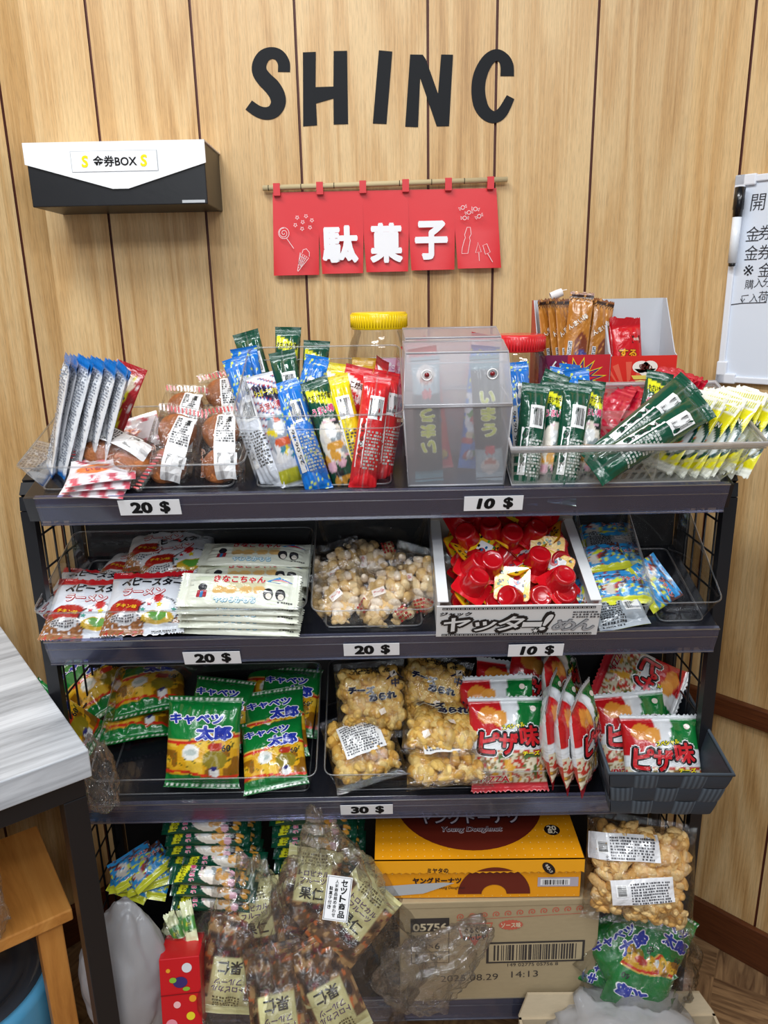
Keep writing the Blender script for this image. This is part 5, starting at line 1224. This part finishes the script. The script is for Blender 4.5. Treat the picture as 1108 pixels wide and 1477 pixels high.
# woven basket
def weave_basket():
    p = on(3, 945, 1166, 0); 
    xa, xb = at(881, 1173, .895).x, at(1022, 1173, .895).x; w0 = xb-xa; XW = Matrix.Translation(((xa+xb)/2+.002, .898, at(950, 1173, .898).z)) @ RZ(-3) @ RX(TILT*.75)
    b = thing('woven_basket', 'dark slate woven strap basket of pizza bags at the right of the third shelf', 'basket', XW); h = .086; w1 = w0*1.19; d0, d1 = .17, .185; A1, A2 = c('333d49'), c('5b6976')
    def wall(mb, P0, P1, P2, P3, n, m, inner=False):
        P0, P1, P2, P3 = map(Vector, (P0, P1, P2, P3)); nn = (P1-P0).cross(P3-P0).normalized()
        f = lambda u, v, e: ((P0*(1-u)+P1*u)*(1-v)+(P3*(1-u)+P2*u)*v+nn*e)
        for i in range(n):
            for j in range(m):
                over = (i+j) % 2; G1 = 9; V, Fc, Cc = [], [], []
                for b_ in range(G1+1):
                    for a in range(G1+1):
                        s, t = a/G1, b_/G1; bul = math.sin(math.pi*s)**.5*.0016*(1 if over else .55) + math.sin(math.pi*t)**.5*.0010; V.append(f((i+s)/n, (j+t)/m, bul)[:])
                        Cc.append(A2 if (over and a % 2) else A1)
                for b_ in range(G1):
                    for a in range(G1): q = b_*(G1+1)+a; Fc.append((q, q+1, q+G1+2, q+G1+1))
                mb.add(V, Fc, np.array(Cc), 0, True)
    lo = [(-w0/2, 0, 0), (w0/2, 0, 0), (w0/2, d0, 0), (-w0/2, d0, 0)]; hi = [(-w1/2, -.008, h), (w1/2, -.008, h), (w1/2, d1, h-.028), (-w1/2, d1, h-.028)]
    mb = MB()
    for i in range(4): j = (i+1) % 4; wall(mb, lo[i], lo[j], hi[j], hi[i], 5 if i % 2 == 0 else 6, 3)
    mb.add(lo, [(0, 1, 2, 3)], A1); ins = 1
    for i in range(4): j = (i+1) % 4; s = .97; mb.quad((lo[j][0]*s, lo[j][1]*s+.002, .001), (lo[i][0]*s, lo[i][1]*s+.002, .001), (hi[i][0]*s, hi[i][1]*s+.002, hi[i][2]-.001), (hi[j][0]*s, hi[j][1]*s+.002, hi[j][2]-.001), c('2a323b'))
    mb.build('woven_body', M_MATTE, b)
    mb = MB(); mb.tube(hi, .0028, c('3c4752'), 0, 8, closed=True); mb.build('bound_rim', M_MATTE, b); return XW
XW = weave_basket()
for (x, y, Y, ln, r, yw), l in (((955, 1098, .955, 56, 2, -6), 'standing front in the woven basket'), ((915, 1062, 1.0, 58, 3, 2), 'second in the woven basket, left of the front one'), ((922, 990, 1.06, 50, -118, 0), 'turned on its side on top of the woven basket')):
    link('pizza_snack_bag', me_z, None, pose(x, y, Y, ln, r, yw), Z_+l, 'snack', 'pizza flavour bags in the woven basket')

# ------------------------------------------------------------------ bottom shelf and floor
Z4 = SHZ[4]
def kraft_mat():
    m, nt, out = newmat('kraft_cardboard'); a = N(nt, 'ShaderNodeAttribute', attribute_name='Col'); n = tex_noise(nt, 60, 4, .6, 0, sc=(1, 1, 4)); mr = N(nt, 'ShaderNodeMapRange'); mr.inputs['To Min'].default_value = .88; mr.inputs['To Max'].default_value = 1.08
    L(nt, n, 'Fac', mr, 'Value'); mx = N(nt, 'ShaderNodeMix', data_type='RGBA', blend_type='MULTIPLY'); mx.inputs[0].default_value = 1; L(nt, a, 'Color', mx, 6); L(nt, mr, 'Result', mx, 7)
    b = N(nt, 'ShaderNodeBsdfPrincipled', Roughness=.75); L(nt, mx, 2, b, 'Base Color'); L(nt, b, 'BSDF', out, 'Surface'); return m
M_KRAFT = kraft_mat(); KR = c('ad9a78')
def shipping_box():
    xa, xb = at(578, 1436, .925).x, at(857, 1436, .925).x; w = xb-xa; h = at(715, 1300, .925).z-Z4; d = .175
    b = thing('shipping_box', 'kraft cardboard shipping box with barcode and printed date on the bottom shelf', 'box', T((xa+xb)/2, .925, Z4+.0008) @ RZ(.5))
    mb = MB(); mb.box((-w/2, 0, 0), (w/2, d, h), KR, 0, None, .0015); S = plane((0, -.0002, 0), (1, 0, 0), (0, 0, 1)); K = c('3a3330'); O = c('c8604a')
    k = w/279; q = lambda x, y: ((x-717)*k, h-(y-1302)*k)
    for i in range(11):
        x0 = 663+i*16.6; y0 = 1327-i*.9; mb.line(S, [(q(x0, y0)[0]+(.4+j*.42)*k*.93*math.cos(j*.7+1), q(x0, y0)[1]+(.4+j*.42)*k*.93*math.sin(j*.7+1)) for j in range(14)], 1.4*k, O, .0004)
    mb.line(S, [q(657, 1333), q(838, 1326)], .8*k, O)
    mb.poly(S, [q(658, 1338), q(708, 1338), q(700, 1362), q(690, 1365), q(683, 1378), q(676, 1366), q(664, 1364)], O, .0004); mb.poly(S, [q(660, 1340), q(706, 1340), q(699, 1360), q(666, 1362)], KR, .0006)
    mb.text(S, 'ベビースター', *q(679, 1342), 26*k, 6*k, K, 4, .03, .0008); mb.text(S, 'ぐるぐる', *q(682, 1350), 28*k, 11*k, K, 2, .05, .0008); mb.text(S, 'もんじゃ', *q(682, 1362), 34*k, 11*k, K, 2, .05, .0008); mb.text(S, '大阪', *q(702, 1350), 7*k, None, O, 0, .02, .0008)
    pts = []
    for i in range(40): a = i*math.pi/20; r = 1 if i % 2 else .86; pts.append(q(733+18*r*math.cos(a), 1343+9*r*math.sin(a)))
    mb.poly(S, pts, O, .0004); mb.text(S, 'ソース味', *q(733, 1343), 28*k, 9*k, c('d9c8a8'), 0, .04, .0008)
    # barcode
    bx, by = q(769, 1391); mb.rect(S, bx, by, 139*k, 37*k, K, .0004); mb.rect(S, bx, by, 132*k, 31*k, c('b8a684'), .0006)
    rg = random.Random(5); o = -58
    while o < 58: ww = rg.choice((1.2, 1.2, 2.4, 3)); mb.rect(S, bx+o*k, by, ww*k, 27*k, K, .0009); o += ww+rg.choice((1.2, 1.6, 2.6))
    mb.text(S, '149 02775 05756 8', *q(766, 1413), 72*k, 5.5*k, K, 0, 0, .0005); mb.text(S, '2025.08.29', *q(676, 1434), 82*k, 11*k, K, 1, -.005, .0005); mb.text(S, '14:13', *q(755, 1430), 38*k, 11*k, K, 1, -.005, .0005)
    # label block at the left
    mb.rect(S, *q(620, 1367), 54*k, 78*k, K, .0004); mb.rect(S, *q(620, 1378), 52*k, 54*k, c('b3a07e'), .0006)
    mb.text(S, '05756', *q(620, 1343), 48*k, 13*k, c('cfc0a0'), 0, .03, .0008); mb.text(S, 'Nベビー', *q(615, 1360), 38*k, 10*k, K, 0, .01, .0009); mb.text(S, '60×6', *q(617, 1376), 34*k, 11*k, K, 0, .01, .0009); mb.line(S, [q(594, 1386), q(646, 1386)], 1*k, K, .0009); mb.text(S, 'もんじゃ', *q(618, 1395), 40*k, 11*k, K, 0, .01, .0009)
    mb.rect(S, 0, h-.010, w*.99, .0006, c('8a7858'), .0004)
    mb.build('box_body', M_KRAFT, b); return h, (xa+xb)/2
hbx, xbx = shipping_box()
def orange_box():
    Y0 = .930; z0 = Z4+hbx+.0025; xa, xb = at(545, 1300, Y0).x, at(836, 1290, Y0).x; w = xb-xa; h = at(690, 1240, Y0).z-z0; d = .172; O = c('f2a014'); B_ = c('6a2418'); K = c('2e1a20')
    b = thing('doughnut_box', 'orange doughnut box with brown ring print lying on the kraft shipping box', 'box', T((xa+xb)/2, Y0, z0) @ RZ(-.8) )
    k = w/291; mb = MB(); mb.box((-w/2, 0, 0), (w/2, d, h-.001), O, 0, None, .001); S = plane((0, -.0002, 0), (1, 0, 0), (0, 0, 1)); q = lambda x, y: ((x-690)*k, (1298-y)*k+.001)
    for i in range(22):
        for j in range(2): mb.ell(S, -w*.47+i*w*.0448, .004+j*.040, .0009, .0009, c('f6cf70'), .0003, 6)
    cx_, cy = q(712, 1292); half = [(cx_+52*k*math.cos(a), cy+52*k*.95*math.sin(a)) for a in np.linspace(0, math.pi, 30)]; half = [(x, min(y, h-.002)) for x, y in half]
    mb.poly(S, half+[(cx_-18*k, cy)]+[(cx_+18*k*math.cos(a), cy+16*k*math.sin(a)) for a in np.linspace(math.pi, 0, 14)], B_, .0005)
    mb.text(S, 'ヤングドーナツ', *q(630, 1268), 70*k, 11*k, K, 0, .06, .0007); mb.text(S, 'Young Doughnut', *q(650, 1281), 40*k, 6*k, K, 0, .01, .0007, shear=.2)
    mb.poly(S, [q(548, 1277), q(600, 1273), q(640, 1271), q(655, 1272), q(610, 1290), q(552, 1295)], c('b9bcbf'), .0010); mb.rect(S, *q(803, 1272), 58*k, 16*k, c('b8b0bc'), .0005); mb.barcode(S, *q(799, 1272), 42*k, 11*k, 0, .0008)
    mb.build('box_body', M_CARD, b)
    mb = MB(); mb.box((-w/2-.003, -.003, h), (w/2+.003, d, h+.0015), O); St = plane((0, 0, h+.0016), (1, 0, 0), (0, 1, 0)); lip = .020
    S2 = plane((0, -.0045, h-lip), (1, 0, 0), (0, 0, 1))
    n = 60; zz = [(-w/2-.003+i*(w+.006)/n, (.0022 if i % 2 else 0)) for i in range(n+1)]; top_ = [(w/2+.003, lip+.0015), (-w/2-.003, lip+.0015)]
    mb.poly(S2, zz+top_, c('f6aa1c'), 0); S2b = lambda p_, e: S2(p_, e)-np.array((0, -.0012, 0)); mb.poly(lambda p_, e: S2(p_, -.0012), (zz+top_), O, 0)
    mb.quad((-w/2-.003, -.0045, h+.0015), (w/2+.003, -.0045, h+.0015), (w/2+.003, 0, h+.0015), (-w/2-.003, 0, h+.0015), O)
    q2 = lambda x, y: q(x, y); cx2 = (712-690)*k
    arc = [(cx2+52*k*math.cos(a), -(h-lip)+cy+52*k*.95*math.sin(a)) for a in np.linspace(0, math.pi, 40)]; arc = [(x, max(0.0035, min(y, lip+.0012))) for x, y in arc]
    mb.poly(S2, arc, B_, .0004); mb.text(S2, 'ミヤタの', (631-690)*k, .006, 30*k, 8*k, K, 0, .04, .0006)
    ox, oy = (788-690)*k, .008; mb.ell(S2, ox, oy, 12*k, 7*k, c('1c1418'), .0006, rot=-50); mb.text(S2, '牛乳入り', ox, oy, 16*k, 5*k, c('f0e6d8'), -55, .02, .0009)
    # lid print
    circ = [(-.004+.118*math.cos(a), .135+.118*math.sin(a)) for a in np.linspace(0, 2*math.pi, 60)[:-1]]; circ = [(x, max(.012, min(d-.002, y))) for x, y in circ]
    mb.poly(St, circ, B_, .0003)
    for i in range(24):
        for j in range(12):
            x, y = -w*.47+i*w*.041, .006+j*.0135
            if (x+.004)**2+(y-.135)**2 > .121**2: mb.ell(St, x, y, .0009, .0009, c('f8d88a'), .0003, 6)
    mb.otext(St, 'ヤングドーナツ', -.006, .090, .160, .034, c('f0e4ec'), c('3a1c2c'), 0, .02, .09, .0006); mb.otext(St, 'Young Doughnut', -.004, .062, .094, .016, c('3a1c2c'), c('e8d8dc'), 0, .01, .06, .0006, shear=.25)
    mb.ell(St, .118, .060, .012, .012, c('1c1418'), .0005); mb.text(St, '20', .118, .064, .014, None, c('f2e4c8'), 0, .04, .0008); mb.text(St, '袋入', .118, .055, .015, None, c('f2e4c8'), 0, .03, .0008)
    mb.build('box_lid', M_CARD, b)
orange_box()
# open carton on the floor in front of the rack
def floor_carton():
    z1 = .190; L0, R0 = at(748, 1450, .905), at(1030, 1450, .905); x0, x1 = L0.x, R0.x; y1, y0 = .900, .66
    b = thing('open_carton', 'open kraft carton with white plastic inside, standing on the floor at the bottom right', 'box', T((x0+x1)/2, y1, 0)); w = x1-x0; d = y1-y0; t = .004; C1 = c('b9a88c'); mb = MB()
    mb.box((-w/2, -d, 0), (w/2, 0, t), C1); mb.box((-w/2, -t, 0), (w/2, 0, z1), C1); mb.box((-w/2, -d, 0), (w/2, -d+t, z1-.02), C1); mb.box((-w/2, -d, 0), (-w/2+t, 0, z1), C1); mb.box((w/2-t, -d, 0), (w/2, 0, z1), C1)
    mb.build('box_body', M_KRAFT, b)
    mb = MB(); V = [(-w/2, 0, z1), (w/2, 0, z1), (w/2-.02, .012, z1+.026), (-w/2+.015, .012, z1+.030)]; mb.add(V+[(a, y+t, z) for a, y, z in V], [(0, 1, 2, 3), (7, 6, 5, 4), (0, 4, 5, 1), (1, 5, 6, 2), (2, 6, 7, 3), (3, 7, 4, 0)], C1); mb.build('carton_flap', M_KRAFT, b)
    return (x0+x1)/2, y0, w, d
fcx, fcy, fcw, fcd = floor_carton()
import mathutils.noise as mn
def crumple(mb, rx, ry, rz, seed, amp=.18, sub=4, top=None, col=WHITE, sharp=1.0, fq=2.2):
    bm = bmesh.new(); bmesh.ops.create_icosphere(bm, subdivisions=sub, radius=1); bm.verts.index_update(); V = []
    for v in bm.verts:
        p = v.co.copy(); q = p*fq+Vector((seed*3.1, seed*1.7, seed))
        n = abs(mn.noise(q))*1.2+abs(mn.noise(q*2.1))*.6*sharp+abs(mn.noise(q*4.3))*.32*sharp
        r = 1+amp*(n*1.6-.7); x, y, z = p.x*rx*r, p.y*ry*r, p.z*rz*r
        if z < -.72*rz: z = -.72*rz-(abs(z)-.72*rz)*.15
        if top: 
            t_ = max(0, p.z-top[0])/(1-top[0]); s = 1-top[1]*t_; x, y = x*s+top[2]*t_, y*s; z = z+top[3]*t_
        V.append((x, y, z))
    f = [[q.index for q in fc.verts] for fc in bm.faces]; bm.free(); return mb.add(V, f, col, 0, True)
M_WBAG = clear_mat('white_plastic_bag', (.96, .96, .97), .08, .7, .3, crinkle=.8, cscale=14, body=.80, bodycol=(.78, .79, .83))
crumple(mb := MB(), .11, .09, .06, 3, .2); mb.build('plastic_bag', M_WBAG, None, T(fcx+.005, fcy+fcd*.80, .185), label='crumpled white plastic bag inside the open floor carton', cat='plastic bag')

# bag of crackers with two white labels, over the clear bag of green packs
BP = Pouch(.165, .150, .075, .010, 91, .004, rnd=.45, narrow=.05)
def bl_(x, y, w, h, r, s_):
    def f(mb, S, B):
        mb.rect(S, x, y, w, h, c('e9e9ec'), .0010, r, nx=8, ny=4); mb.fine(S, x+.012, y, w*.66, h*.86, 8, c('505056'), r, .0016, s_); mb.barcode(S, x-.030, y-.004, .016, .016, r+90, .0016)
        if s_ == 1: mb.text(S, '21.10.19', -.052, .006, .024, .004, c('333338'), 100, 0, .0018)
    return f
film_pack('cracker_bag', BP, pose(922, 1256, .935, 58, -7, -4), 'large clear bag of golden crackers with two white labels on the bottom right', 'snack', None, puff_fill(BP, 330, .0130, [c('e6bc78'), c('ecc98a'), c('d9a85e')], 9, .5), [bl_(-.030, .032, .098, .036, 6, 1), bl_(-.002, -.022, .088, .034, 12, 2)])
gb = at(922, 1392, .925)
for i, (dx, dy, dz, ln, r, yw, l) in enumerate(((-.005, -.020, -.012, 70, 152, 6, 'turned point down at the front of the clear bag'), (-.020, .0, .022, 60, 30, -8, 'upper left in the clear bag'), (.028, .012, .030, 64, -40, 12, 'upper right in the clear bag'), (-.03, .02, -.01, 66, 60, 10, 'at the left side of the clear bag'))):
    link('corn_puff_bag', me_g2, None, T(gb.x+dx, gb.y+dy, gb.z+dz) @ RZ(yw) @ RX(ln) @ RZ(r) @ Matrix.Scale(.92, 4), G_+l, 'snack', 'green corn puff bags in the clear bag at the lower right')
mb = MB(); crumple(mb, .088, .062, .098, 5, .16, 5, (.1, .45, .0, .01)); mb.build('clear_bag', M_FILM, None, T(gb.x, gb.y+.0, gb.z+.004), label='clear plastic bag around green packs at the lower right', cat='plastic bag')

# green snack sticks bundled at the back of the bottom shelf
for st_, (px_, py_, n, Y, lab) in enumerate(((312, 1252, 5, 1.0, 'green snack stick in the bundle behind the left crumpled clear bag'), (318, 1292, 3, .955, 'green snack stick in the lower bundle above the green candy bag'), (462, 1240, 6, 1.0, 'green snack stick in the bundle behind the tall crumpled clear bag'))):
    for i in range(n):
        for j in range(2):
            p = at(px_, py_, Y); link('snack_stick', ST['green'], None, T(p.x+.012*(j-.5)+.003*math.sin(i*3), p.y+j*.035-.01, p.z+.0225*i) @ RX(30) @ RZ(87+3*math.sin(i*5)) @ Matrix.Scale(.82, 4), lab, 'snack', ['bundled green sticks, left stack', 'bundled green sticks, lower stack', 'bundled green sticks, right stack'][st_])
for i in range(6):
    p = at(192+i % 2*22, 1272-(i//2)*11, 1.0); link('small_packet', me_bl[i % 2], None, Matrix.Translation(p) @ RX(30) @ RZ(i*13-20), 'small blue packet in the pile at the lower left behind the white bag', 'snack', 'small blue packets on the bottom shelf')

# crumpled polybags with nut and fruit packets
def nut(U, V, x, y):
    n = vnoise(x*120, y*120, 12); C_ = cols(len(U), c('6a4c34')); put(C_, n > .62, c('b08a5a')); put(C_, n < .3, c('3a2a22')); put(C_, (vnoise(x*150+5, y*150, 3) > .8), c('c86a34')); put(C_, vnoise(x*150, y*150+9, 5) > .84, c('6a2430'))
    put(C_, (np.abs(U) < .62) & (V > -.10) | (V > .72), c('ddd79c')); return C_
def ndec(mb, S, B):
    mb.fine(S, 0, .052, .040, .016, 4, c('6a6240')); mb.text(S, 'トロピカル', 0, .034, .046, .008, c('5a3a6a'), 0, .02); mb.text(S, 'フルーツ', 0, .024, .040, .008, c('5a3a6a'), 0, .02); mb.text(S, '果仁', 0, .006, .036, .018, c('30302a'), 0, .03)
    mb.fine(B, 0, 0, .06, .1, 14, c('6a6240'))
me_nut = sachet_mesh(.085, .140, .026, nut, nut, ndec, 95, crimp=.010, wr=.0024, n=(34, 54))
def in_bag(px_, py_, Y, ln, r, yw, l, s=1): link('fruit_nut_packet', me_nut, None, pose(px_, py_, Y, ln, r, yw, s), l, 'snack', 'fruit and nut packets inside crumpled bags')
F_ = 'cream and brown fruit and nut packet '
in_bag(334, 1385, .905, 62, 166, 10, F_+'lower left inside the left crumpled bag'); in_bag(375, 1340, .93, 64, 14, -6, F_+'upper right inside the left crumpled bag'); in_bag(400, 1440, .86, 50, 190, 0, F_+'at the bottom between both crumpled bags')
in_bag(448, 1290, .95, 66, -12, 8, F_+'at the top of the right crumpled bag'); in_bag(505, 1330, .915, 62, -38, -6, F_+'on the right inside the right crumpled bag'); in_bag(470, 1425, .87, 56, 205, 0, F_+'at the bottom of the right crumpled bag')
a1 = at(348, 1380, .92); mb = MB(); crumple(mb, .088, .075, .150, 2, .22, 5, (.0, .5, .03, .02)); mb.build('clear_polybag', M_POLY, None, Matrix.Translation(a1), label='crumpled clear bag of fruit packets, shorter one on the left', cat='plastic bag')
a2 = at(484, 1370, .905); mb = MB(); crumple(mb, .125, .085, .190, 7, .20, 5, (.0, .62, -.015, .03)); mb.build('clear_polybag', M_POLY, None, Matrix.Translation(a2), label='tall crumpled clear bag of fruit packets with a white tag, centre bottom', cat='plastic bag')
a3 = at(610, 1400, .895); mb = MB(); crumple(mb, .060, .03, .085, 9, .22, 5, (.0, .2, .05, .02)); mb.build('clear_polybag', M_POLY, None, Matrix.Translation(a3) @ RY(22), label='empty crumpled clear bag in front of the kraft shipping box', cat='plastic bag')
mb = MB(); S = plane(); mb.box((-.017, -.028, -.0004), (.017, .028, 0), c('f2f3f5')); mb.line(S, [(-.0155, -.0265), (.0155, -.0265), (.0155, .0265), (-.0155, .0265)], .0008, BLACK, .0003, True)
for i, ch in enumerate('セット商品'): mb.text(S, ch, .007, .020-i*.0098, .009, .0088, BLACK, 0, .03, .0004)
for i, ch in enumerate('人気商品詰め合わせ'): mb.text(S, ch, -.003, .021-i*.0052, .0046, .0046, BLACK, 0, .02, .0004)
for i, ch in enumerate('駄菓子付き'): mb.text(S, ch, -.010, .012-i*.0058, .005, .005, BLACK, 0, .02, .0004)
mb.build('set_tag', M_PAPER, None, pose(487, 1296, .842, 62, -8, 0), label='white tag with black border stuck on the tall crumpled clear bag', cat='tag')

# white plastic bag, candy bag, polka dot box at the lower left
a4 = at(180, 1405, .885); mb = MB(); crumple(mb, .066, .045, .128, 11, .12, 5, (.3, .35, .012, .01), sharp=.35, fq=1.5); mb.build('plastic_bag', M_WBAG, None, Matrix.Translation(a4), label='smooth white plastic bag standing between the table leg and the clear bags', cat='plastic bag')
cz = at(262, 1365, .93)
for i in range(9):
    link('wrapped_candy', me_candy if i else (me_candy := sachet_mesh(.018, .060, .010, lambda U, V, x, y: put(put(cols(len(U), c('d8dcb0')), np.abs(V) < .3, c('4a8a3a')), (np.abs(V) < .1) & (np.abs(U) < .5), c('c8c23a')), c('d8dcb0'), lambda mb, S, B: mb.text(S, 'Potato', 0, 0, .022, .006, c('204a1c'), 90, .02), 96, teeth=6, n=(14, 24))), None, T(cz.x+.010*(i % 3), cz.y-.014+.012*(i % 2), cz.z-.012+.0085*i) @ RX(50) @ RZ(72-7*i), 'small pale green wrapped candy beside the polka dot box', 'candy', 'pale green wrapped candies')
mb = MB(); crumple(mb, .034, .032, .055, 13, .2, 4); mb.build('clear_bag', M_FILM, None, Matrix.Translation(cz) @ T(.006, 0, .01), label='small clear bag of pale green candies above the polka dot box', cat='plastic bag')
def polka():
    p0 = at(258, 1440, .835); w, h, d = .056, .115, .06; b = thing('polka_dot_box', 'red box with white and yellow polka dots at the lower left', 'box', T(p0.x, p0.y, p0.z-.07) @ RZ(6) @ RX(-14)); mb = MB(); RD = c('c8141e')
    mb.box((-w/2, 0, 0), (w/2, d, h), RD, 0, None, .001); S = plane((0, -.0004, 0), (1, 0, 0), (0, 0, 1))
    for x, y, r, k in ((-.015, .020, .008, 'e890a0'), (.012, .030, .006, 'e8d42a'), (-.006, .048, .005, 'f0b8b8'), (.016, .055, .005, 'e8a02a'), (.010, .100, .007, 'dcdce0'), (-.016, .098, .003, 'e8a02a'), (.018, .008, .006, 'f2f2f2')): mb.ell(S, x, y, r, r, c(k), .0003)
    mb.rect(S, 0, .063, w, .0012, c('7a0c14'), .0005); mb.ell(S, 0, .080, .010, .008, c('3a2a6a'), .0004); mb.ell(S, -.010, .084, .005, .004, c('8ab83a'), .0006); mb.ell(S, .008, .070, .005, .003, c('8ab83a'), .0006); mb.build('box_body', M_CARD, b)
polka()
# clear bag hanging between table and rack
a5 = at(146, 1125, .90); mb = MB(); crumple(mb, .020, .02, .060, 15, .3, 5, (.2, .2, -.01, .01)); mb.build('clear_bag', M_POLY, None, Matrix.Translation(a5), label='crumpled clear bag squeezed between the grey table and the third shelf', cat='plastic bag')

# ------------------------------------------------------------------ table, stool, tub
def wood_mat(name, c1, c2, c3, axis_rot, scale=14, stretch=.06, rough=.45):
    m, nt, out = newmat(name); tc = N(nt, 'ShaderNodeTexCoord'); mp = N(nt, 'ShaderNodeMapping'); mp.inputs['Scale'].default_value = (stretch, 1, 1) if axis_rot == 0 else (1, stretch, 1)
    if axis_rot == 2: mp.inputs['Scale'].default_value = (1, 1, stretch)
    n = N(nt, 'ShaderNodeTexNoise', Scale=scale*3, Detail=7, Roughness=.68, Distortion=.6); L(nt, tc, 'Object', mp, 'Vector'); L(nt, mp, 'Vector', n, 'Vector')
    cr = N(nt, 'ShaderNodeValToRGB'); L(nt, n, 'Fac', cr, 'Fac'); e = cr.color_ramp.elements; e[0].position = .30; e[0].color = (*c1, 1); e[1].position = .66; e[1].color = (*c3, 1); q = e.new(.47); q.color = (*c2, 1)
    b = N(nt, 'ShaderNodeBsdfPrincipled', Roughness=rough); L(nt, cr, 'Color', b, 'Base Color'); L(nt, b, 'BSDF', out, 'Surface'); return m
C0 = at_z(128, 1082, .72); C1_ = at_z(0, 902, .72); C2_ = at_z(0, 1124, .72)
e1 = (C1_-C0); e1.z = 0; e1.normalize(); e2 = Vector((e1.y, -e1.x, 0)); e2 = e2 if e2.dot(C2_-C0) > 0 else -e2
TX = Matrix(((e2.x, e1.x, 0, C0.x), (e2.y, e1.y, 0, C0.y), (0, 0, 1, 0), (0, 0, 0, 1)))   # local x along the front edge, y along the right edge; mirrored handedness fixed below
if TX.to_3x3().determinant() < 0: pass
ang = math.atan2(e1.y, e1.x)-math.pi/2; TX = T(C0.x, C0.y, 0) @ Matrix.Rotation(ang, 4, 'Z')    # local +Y = right edge away from viewer, local -X = along the front edge
tb = thing('table', 'table with pale grey wood-look top and black metal frame at the left edge', 'table', TX)
MB().box((-.60, 0, .683), (0, .62, .72), WHITE, 0, None, .0015).build('tabletop', wood_mat('whitewashed_board', c('7d8188'), c('b6bbc2'), c('dce1e8'), 0, 9, .07), tb)
mb = MB(); mb.box((-.59, .008, .655), (-.008, .035, .6825), DARK, 0, None, .001); mb.box((-.035, .036, .655), (-.008, .60, .6825), DARK, 0, None, .001); mb.build('table_frame', M_METAL, tb)
for x, y in ((-.036, .008), (-.036, .575), (-.59, .008), (-.59, .575)): MB().box((x, y, 0), (x+.028, y+.028, .6545), DARK, 0, None, .001).build('leg', M_METAL, tb)
zs = .45; S0 = at_z(104, 1311, zs); S1 = at_z(53, 1190, zs); v = S1-S0; ang2 = math.atan2(v.y, v.x)-math.pi/2
SX_ = T(S0.x, S0.y, 0) @ Matrix.Rotation(ang2, 4, 'Z'); sl = v.length
sto = thing('stool', 'low orange wooden stool standing under the grey table', 'stool', SX_)
M_OAK = wood_mat('orange_oak', c('a8682c'), c('c8863e'), c('d99a50'), 1, 8, .1)
MB().box((-.30, 0, zs-.018), (0, sl, zs), WHITE, 0, None, .002).build('seat', M_OAK, sto)
for x, y in ((-.045, .012), (-.045, sl-.045), (-.285, .012), (-.285, sl-.045)): MB().box((x, y, 0), (x+.032, y+.032, zs-.0185), WHITE, 0, None, .002).build('leg', wood_mat('oak_leg', c('a8682c'), c('c8863e'), c('d99a50'), 2, 8, .1), sto)
mb = MB(); mb.box((-.25, .014, .06), (-.046, .030, .085), WHITE, 0, None, .001); mb.build('stretcher', M_OAK, sto)
tbp = at_z(-20, 1372, .30); tub = thing('round_tub', 'round light blue tub with a dark grey lid on the floor below the stool', 'tub', T(tbp.x-.030, tbp.y-.045, 0)); r = .142
MB().lathe([(r*.86, .09), (r*.97, .16), (r, .225), (r*1.01, .285), (r*.99, .298), (r*.93, .300), (r*.92, .29)], c('5aa9d6'), 0, 60, None, True, False).build('tub_body', M_PLAST, tub)
MB().lathe([(r*.5, .001), (r*.9, .002), (r*.94, .04), (r*.86, .09)], c('b9c4c8'), 0, 60).build('tub_base', M_PLAST, tub)
MB().lathe([(r*.925, .284), (r*.91, .292), (r*.72, .296), (r*.70, .290), (r*.50, .292), (r*.48, .296), (r*.30, .294), (.0001, .293)], c('3a3f47'), 0, 60, None, True, False).build('tub_lid', M_PLAST, tub)
a6 = at_z(2, 1305, zs+.03); mb = MB(); crumple(mb, .030, .03, .075, 17, .25, 4); mb.build('clear_bag', M_POLY, None, T(a6.x-.012, a6.y-.03, zs+.056), label='crumpled clear bag resting on the orange stool', cat='plastic bag')
